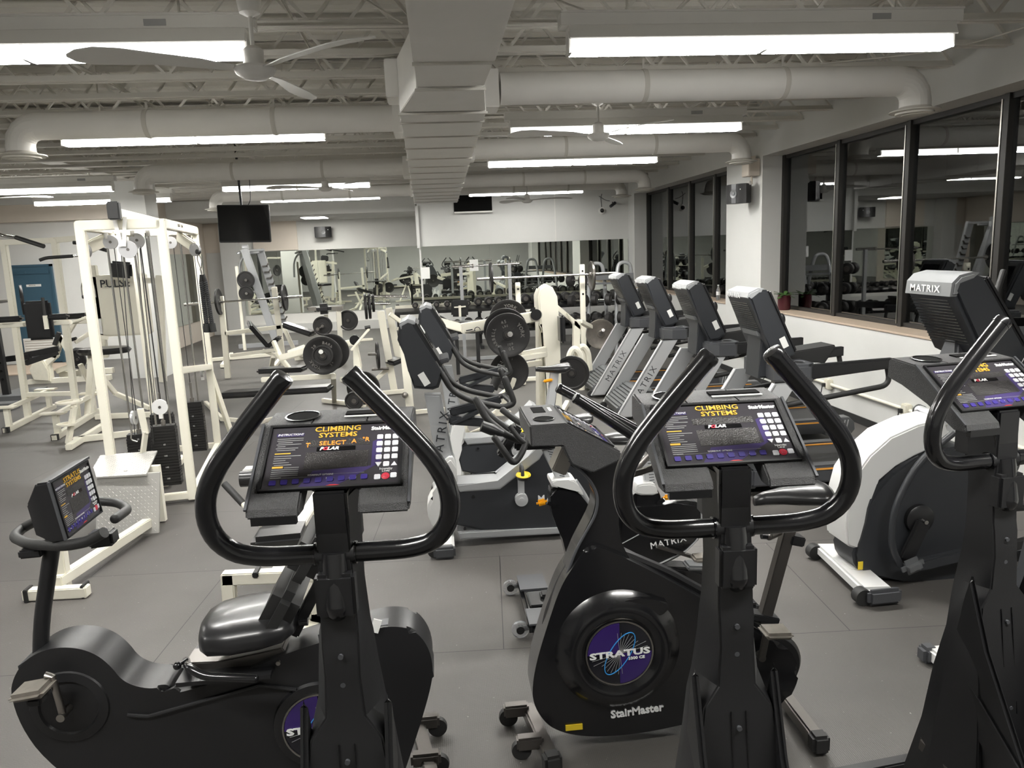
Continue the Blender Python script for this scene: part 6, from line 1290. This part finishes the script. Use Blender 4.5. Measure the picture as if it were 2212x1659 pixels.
# bench in front of the left climber console
t=thing('leg_curl_bench','white framed bench with black pad and rollers seen through the left climber handles','bench',(-1,4.4,0),world=True)
frame(t,'frame_loop',[[(-1.248,4.15,0.031),(-1.236,4.15,0.301),(-0.738,4.15,0.281)],[(-0.738,4.15,0.281),(-0.778,4.15,-0.027),(-0.865,4,-0.001)]],.07,.07,up=(0,1,0))
frame(t,'leg',[[(-1.248,4.15,0.031),((-1.248,4.15,0.031)[0],4.15,.03)],[(-0.772,4.15,-0.013),((-0.772,4.15,-0.013)[0],4.15,.03)]],.07,.07,up=(0,1,0))
frame(t,'top_rail',[[(-0.968,4.15,0.286),(-0.935,4.6,0.374),(-0.843,5,0.476)]],.08,.06)
pad(t,'seat_pad',(-0.996,4.35,0.402),(-1.019,4.75,0.37),.32,.09,up=(0,0,1)); pad(t,'back_pad',(-0.868,4.6,0.338),(-0.848,5.2,0.377),.25,.10)
put('seat_hinge',G().bb(V((-1.095,4.1,0.306)),V((-1.063,4.2,0.337)),bev=.005).bb(V((-0.936,4.1,0.306)),V((-0.918,4.2,0.324)),bev=.005),'black_plastic',t)
put('roller_pad',G().cyl((-1.396,5.2,0.568),(-1.147,5.2,0.567),.055),'black_vinyl',t); put('roller_guard',G().bb(V((-1.382,5.2,0.616)),V((-1.161,5.3,0.632)),bev=.01),'fixture_white',t); put('roller_arm',G().bar((-1.189,5.25,0.554),(-1.003,5,0.391),.05,.05),'white_frame',t)
put('lever_grip',G().cyl((-1.507,5.2,0.542),(-1.371,5.1,0.423),.024),'rubber_black',t); put('lever_rod',G().cyl((-1.371,5.1,0.423),(-1.214,4.9,0.33),.018),'white_frame',t)
put('base_rail',G().bar((-.95,4.15,.04),(-.85,5.4,.04),.07,.07),'white_frame',t)
# white frame behind the twin bikes
t=thing('hyperextension_bench','white bench frame lying low behind the twin upright bikes','bench',(.3,6.9,0),world=True)
frame(t,'frame_rail',[[(0.179,9.166,0.05),(0.841,9.195,0.05)],[(0.215,7.6,0.315),(0.266,7.6,0.19),(0.45,7.6,0.251)],[(0.251,7.6,0.068),(0.636,7.6,0.117),(0.715,7.6,0.283)]],.06,.05); put('foot_plate',G().prism([(0.217,0.501),(0.538,0.449),(0.524,0.341),(0.266,0.371),(0.243,0.287),(0.17,0.301)],'Y',7.4,7.45,bev=.004),'white_worn',t)
frame(t,'curved_rail',[[(-3.355,11.115,0.05),(-2.802,9.874,0.05),(-2.264,9.534,0.05),(-2.03,9.795,0.05)]],.05,.05)

# ---------------- long dumbbell rack ----------------
t=thing('dumbbell_rack','long black two tier dumbbell rack under the back wall mirror','rack',(1.7,16.3,0),world=True)
for z in (.84,.38):
    s=put('shelf',G().prism([(16.05,z-.03),(16.48,z+.03),(16.48,z+.06),(16.05,z)],'X',-.85,4.25),'black_plastic',t)
    put('shelf_lip',G().bb((-.85,16.44,z+.05),(4.25,16.47,z+.12)),'white_worn',s); put('shelf_front',G().bb((-.85,16.03,z-.05),(4.25,16.06,z+.01)),'black_gloss',s)
for x in (-.8,.95,2.55,4.2): put('end_frame',G().bar((x,16.55,.02),(x,16.55,.98),.07,.08,bev=.005).bar((x,16.05,.78),(x,16.55,.84),.05,.05).bar((x,16.05,.32),(x,16.55,.38),.05,.05),'black_plastic',t); put('foot',G().bb((x-.04,15.95,0),(x+.04,16.65,.06)),'black_plastic',t)
# dumbbells: two round heads and a chrome grip, axis across the shelf
def dumbbell(r,l,label,loc,rz=0,m='black_iron',group='black dumbbells on the two tier rack',ax='Y'):
    t=thing('dumbbell',label,'dumbbell',loc,rz,group=group)
    for s in (-1,1):
        h=put('head',G().lathe([(r*.3,s*l*.20),(r*.75,s*l*.20),(r,s*l*.26),(r,s*l*.46),(r*.82,s*l*.5),(0,s*l*.5)] if s>0 else [(r*.3,s*l*.20),(r*.75,s*l*.20),(r,s*l*.26),(r,s*l*.46),(r*.82,s*l*.5),(0,s*l*.5)],(0,0,0),(0,1,0),seg=20),m,t)
        put('weight_label',G().lathe([(0,s*l*.498),(r*.5,s*l*.498),(r*.5,s*l*.508),(0,s*l*.508)],(0,0,0),(0,1,0),seg=16),'dark_steel',h)
    put('grip',G().cyl((0,-l*.22,0),(0,l*.22,0),.015,seg=12),'chrome',t); return t
pX=lambda px:(px-931)/1640*16.2*.985
ordn=['first','second','third','fourth','fifth','sixth','seventh','eighth','ninth','tenth','eleventh','twelfth','thirteenth','fourteenth','fifteenth','sixteenth','seventeenth','eighteenth','nineteenth','twentieth']
top=[888,911,934,957,979,1002,1025,1048,1070,1098,1129,1150,1172,1198,1220,1242,1264,1286,1308,1330]
base={}
for i,px in enumerate(top):
    k='s' if i<6 else 'm' if i<9 else 'l'
    r,l={'s':(.062,.24),'m':(.085,.30),'l':(.10,.34)}[k]; loc=(pX(px),16.25,.905+r)
    lab='%s dumbbell from the left on the top tier of the long rack'%ordn[i]
    if k in base: d=dup(base[k],loc,0,label=lab)
    else: d=base[k]=dumbbell(r,l,lab,loc)
    if k=='s': pass
low=[890,936,958,978,1003,1026,1048,1075,1104,1128,1151,1176,1199,1220,1243,1266,1288,1312,1334]
for i,px in enumerate(low):
    dup(base['l'] if i>3 else base['m'],(pX(px),16.25,.445+(.10 if i>3 else .085)),0,label='%s dumbbell from the left on the bottom tier of the long rack'%ordn[i])
# ---------------- A-frame tree with fixed barbells ----------------
t=thing('weight_tree','grey A-frame weight tree with round top arches beside the farthest treadmill','rack',(3.0,13.3,0),world=True)
for x0 in (2.62,3.12):
    pts=[(x0,13.05,.02),(x0+.10,13.25,1.45),(x0+.16,13.3,1.70),(x0+.30,13.32,1.70),(x0+.36,13.3,1.45),(x0+.52,13.3,.02)] if 0 else [(x0,13.0,.02),(x0+.09,13.25,1.50),(x0+.14,13.3,1.75),(x0+.34,13.3,1.75),(x0+.39,13.35,1.50),(x0+.52,13.6,.02)]
    put('arched_frame',G().tube(fillet(pts,.16),.033,seg=12),'silver_paint',t)
put('top_plate',G().bb((2.78,13.2,1.46),(3.50,13.24,1.56)),'grey_paint',t)
for z in (.35,.75,1.1,1.4): put('shelf_peg',G().bar((2.6,13.15,z),(3.6,13.25,z),.04,.03),'grey_paint',t)
tr=None; n=0
for r_,z in enumerate((1.48,1.13,.80,.42)):
    for c_,x in enumerate((2.45-.0*r_,2.86,3.30,3.66)):
        if r_==0 and c_ in (1,2,3): continue
        lab='%s head of the fixed weights on the grey tree, %s row from the top'%(('leftmost','left centre','right centre','rightmost')[c_],('first','second','third','lowest')[r_])
        loc=(x+.02*r_,13.02,z); lab=lab.replace('head of the fixed weights','round black dumbbell')
        if tr is None: tr=dumbbell(.105,.34,lab,loc,math.radians(50),group='round black dumbbells on the grey weight tree')
        else: dup(tr,loc,math.radians(50+7*((c_+r_)%3)),label=lab)
# ---------------- television, speakers, cameras, notices ----------------
t=thing('television','black flat television hanging from the ceiling on a pole','television',(-3.0,13.0,2.63),world=True)
put('body',G().box((-3.01,13.0,2.63),(.82,.05,.60),(0,1.5,0),bev=.01),'black_plastic',t); put('screen',G().box((-3.01,12.974,2.635),(.79,.004,.56),(0,1.5,0)),'screen_dark',t)
put('pole',G().cyl((-3.05,13.08,2.85),(-3.05,13.08,3.95),.02),'black_plastic',t); put('mount_plate',G().bb((-3.2,13.02,2.5),(-2.9,13.08,2.8)),'black_plastic',t); put('power_cable',G().tube(fillet([(-2.95,13.05,2.9),(-2.9,13.1,3.0),(-2.88,13.1,3.4)],.1),.006),'rubber_black',t)
def speaker(name,label,c,sz,rz,cone=.055):
    t=thing(name,label,'speaker',c,rz)
    w_,d_,h_=sz
    put('cabinet',G().prism([(-w_/2,-d_*.25),(-w_*.2,-d_/2),(w_*.2,-d_/2),(w_/2,-d_*.25),(w_/2*.8,d_/2),(-w_/2*.8,d_/2)],'Z',-h_/2,h_/2,bev=.008),'black_plastic',t)
    put('front_band',G().bb((-w_*.1,-d_/2-.004,-h_/2*.98),(w_*.12,-d_/2,h_/2*.98)),'charcoal_light',t)
    put('cone',G().lathe([(cone,0),(cone*1.05,.006),(cone*.7,.003),(cone*.4,.0),(cone*.38,.006),(0,.008)],(0,-d_/2-.003,0),(0,-1,0),seg=24),'grey_paint',t)
    put('maker_mark',G().bb((w_*.25,-d_*.44,h_*.18),(w_*.31,-d_*.43,h_*.24)),'print_white',t)
    put('bracket',G().bar((0,d_/2,0),(0,d_/2+.1,0),.05,.05),'black_plastic',t); return t
speaker('wall_speaker','black speaker on the pillar between the two window banks',(4.38,10.72,2.70),(.36,.20,.27),math.radians(-62))
speaker('wall_speaker','small black speaker high on the alcove wall',(-2.96,21.75,2.72),(.46,.22,.29),math.radians(12))
speaker('wall_speaker','black speaker on the wall behind the camera, reflected in the glass',(1.0,-3.4,2.6),(.4,.2,.3),math.radians(180))
t=thing('emergency_box','beige metal box fixed on the pillar above the speaker','electrical box',(4.52,10.62,3.0),world=True); put('cabinet',G().bb((4.44,10.50,2.93),(4.60,10.76,3.16),bev=.008),'cream_paint',t); put('conduit',G().cyl((4.53,10.62,2.82),(4.53,10.62,2.94),.015),'cream_paint',t); put('lamp_head',G().ball((4.5,10.62,2.84),.03),'fixture_white',t); put('top_fitting',G().bb((4.48,10.56,3.16),(4.56,10.70,3.20)),'cream_paint',t)
t=thing('security_camera','white dome camera on the back wall near the corner','camera',(4.0,17.7,2.62),world=True); c=V((3.97,17.74,2.853)); put('base',G().lathe([(.085,0),(.08,.03),(.05,.04)],(c.x,17.75,c.z),(0,-1,0)),'fixture_white',t); put('lens_dome',G().ball((c.x,17.70,c.z),.05),'screen_dark',t); put('wire',G().tube(fillet([(c.x,17.74,c.z+.05),(c.x-.02,17.74,c.z+.3),(c.x+.01,17.74,c.z+.38)],.1),.006),'charcoal',t)
t=thing('security_camera','small dark bullet camera angled in the corner beside the dome camera','camera',(4.2,17.7,2.7),world=True); c=V((4.202,17.6,2.983)); put('housing',G().cyl(c+V(-.07,-.05,-.05),c+V(.06,.03,.03),.035),'charcoal',t); put('arm',G().bar(c+V(0,0,.0),c+V(.02,.14,.05),.02),'charcoal',t); put('wire',G().tube(fillet([c+V(-.05,.1,.08),c+V(-.15,.1,.10),c+V(-.3,.12,.2)],.05),.006),'charcoal',t)
tag(put('wall_box',G().bb((.55,YB-.03,2.93),(1.42,YB,3.30)),'matte_black'),'dark rectangular opening high on the back wall beside the duct','opening')
tag(put('ledge',G().bb((.55,YB-.12,2.90),(1.42,YB,2.935)),'fixture_white'),'pale ledge under the dark opening on the back wall','ledge')
for px,py,l in ((919,590,'white paper notice stuck on the mirror above the small dumbbells'),(1025,566,'white paper notice on the mirror behind the thin barbell')):
    c=V((-0.178,17.7,1.591)) if px<1000 else V((0.944,17.7,1.723)); tag(put('paper_notice',G().bb((c.x-.10,YB-.018,c.z-.13),(c.x+.10,YB-.0135,c.z+.13)),'paper'),l,'notice')
tag(put('light_switch',G().bb((-5.83,21.93,2.55),(-5.77,21.97,2.68)),'cream_paint'),'small beige box on the cream wall left of the television','box')
# thermostat wire etc.
# plant, bottle, socket and pipe on the window wall
t=thing('potted_plant','green leafy plant in a dark red cylindrical pot on the window sill','plant',(4.78,10.05,1.083),world=True)
put('pot',G().lathe([(0,0),(.075,0),(.085,.02),(.088,.20),(.08,.205),(.078,.19),(0,.19)],(4.78,10.05,1.083)),'red_pot',t); put('soil',G().lathe([(0,.188),(.078,.188),(.078,.192),(0,.194)],(4.78,10.05,1.083)),'soil',t)
lr=random.Random(3)
for k in range(16):
    a=lr.uniform(0,2*PI); l=lr.uniform(.12,.2); el=lr.uniform(.15,.9); d=V(math.cos(a)*math.cos(el),math.sin(a)*math.cos(el),math.sin(el)); s_=d.cross(V(0,0,1)).normalized(); b0=V(4.78,10.05,1.27)+V(math.cos(a),math.sin(a),0)*.02
    ks=[(0,.006),(.3,.018),(.6,.028),(.85,.02),(1,.002)]
    put('leaf',G().grid([[b0+d*l*u-s_*w2+V(0,0,-.06*u*u),b0+d*l*u+V(0,0,.004-.06*u*u),b0+d*l*u+s_*w2+V(0,0,-.06*u*u),b0+d*l*u+V(0,0,-.003-.06*u*u)] for u,w2 in ks]),'leaf_green',t)
t=thing('water_bottle','clear plastic water bottle with a blue label on the sill by the far windows','bottle',(4.75,12.5,1.083),world=True); c=V((4.757,12.5,1.132)); c.x=4.72
put('bottle_body',G().lathe([(0,0),(.033,0),(.036,.02),(.034,.08),(.036,.15),(.02,.20),(.014,.22),(.014,.235),(0,.235)],(4.72,12.35,1.083)),'clear_plastic',t); put('bottle_label',G().lathe([(.0362,.08),(.0365,.085),(.0365,.135),(.0362,.14)],(4.72,12.35,1.083)),'label_white',t); put('cap',G().cyl((4.72,12.35,1.315),(4.72,12.35,1.335),.015),'fixture_white',t)
t=thing('wall_conduit','white conduit pipe with outlet boxes along the lower window wall','pipe',(4.56,7.5,.35),world=True)
put('pipe',G().tube([(4.57,2,.34),(4.57,12,.34)],.018,seg=10),'white_frame',t)
for y in (6.9,8.4,9.9,5.3): b=put('outlet_box',G().bb((4.53,y-.05,.28),(4.6,y+.05,.40),bev=.01),'white_worn',t); put('plug',G().box((4.515,y+.02,.33),(.03,.035,.04)),'rubber_black',b); put('plug_cord',G().tube(fillet([(4.50,y+.02,.32),(4.48,y+.02,.2),(4.3,y-.05,.02)],.08),.006),'rubber_black',b)
t=thing('floor_cable','thin black cable curling on the floor under the middle of the frame','cable',(1.3,1.9,0),world=True); put('cord',G().tube(fillet([(1.55,2.508,0.006),(1.606,2.521,0.006),(1.677,2.513,0.006),(1.722,2.479,0.006),(1.9,2.2,.006)],.06),.005,seg=8),'rubber_black',t)
t=thing('elliptical_trainer','silver footed machine whose pale foot peeks out left of the rightmost climber','exercise machine',(2.4,3.15,0),world=True)
c=V((2.293,3.171,0.05)); put('foot_cap',G().bb((c.x-.05,c.y-.03,0),(c.x+.03,c.y+.05,.085),bev=.018),'charcoal_light',t); put('foot',G().bb((c.x-.02,c.y-.1,.01),(c.x+.45,c.y+.02,.08),bev=.012),'pale_plastic',t); put('post',G().bar((c.x+.4,c.y-.02,.05),(c.x+.55,c.y,.8),.08,.08),'charcoal',t)
# machines only seen in mirrors, beside and behind the camera
for i,(x,y) in enumerate(((-7.5,6.0),(-8.6,9.0))):
    t=thing('selector_machine','white selector machine with black stack standing beyond the left edge, %s one'%('nearer','farther')[i],'exercise machine',(x,y,0),world=True)
    frame(t,'frame_rail',[[(x-.4,y,.04),(x-.4,y,2.1)],[(x+.4,y,.04),(x+.4,y,2.1)],[(x-.4,y,2.1),(x+.4,y,2.1)],[(x-.4,y,.04),(x+1.4,y,.04)],[(x+1.3,y-.3,.04),(x+1.3,y+.3,.04)]],.08,.08)
    put('weight_stack',G().bb((x-.2,y-.08,.08),(x+.2,y+.08,.8)),'black_iron',t); pad(t,'seat',(x+.9,y-.2,.5),(x+.9,y+.2,.5),.4,.08); pad(t,'back_pad',(x+.62,y,.6),(x+.5,y,1.3),.3,.08,up=(1,0,0)); put('seat_post',G().bar((x+.9,y,.04),(x+.9,y,.48),.08,.08),'white_frame',t)
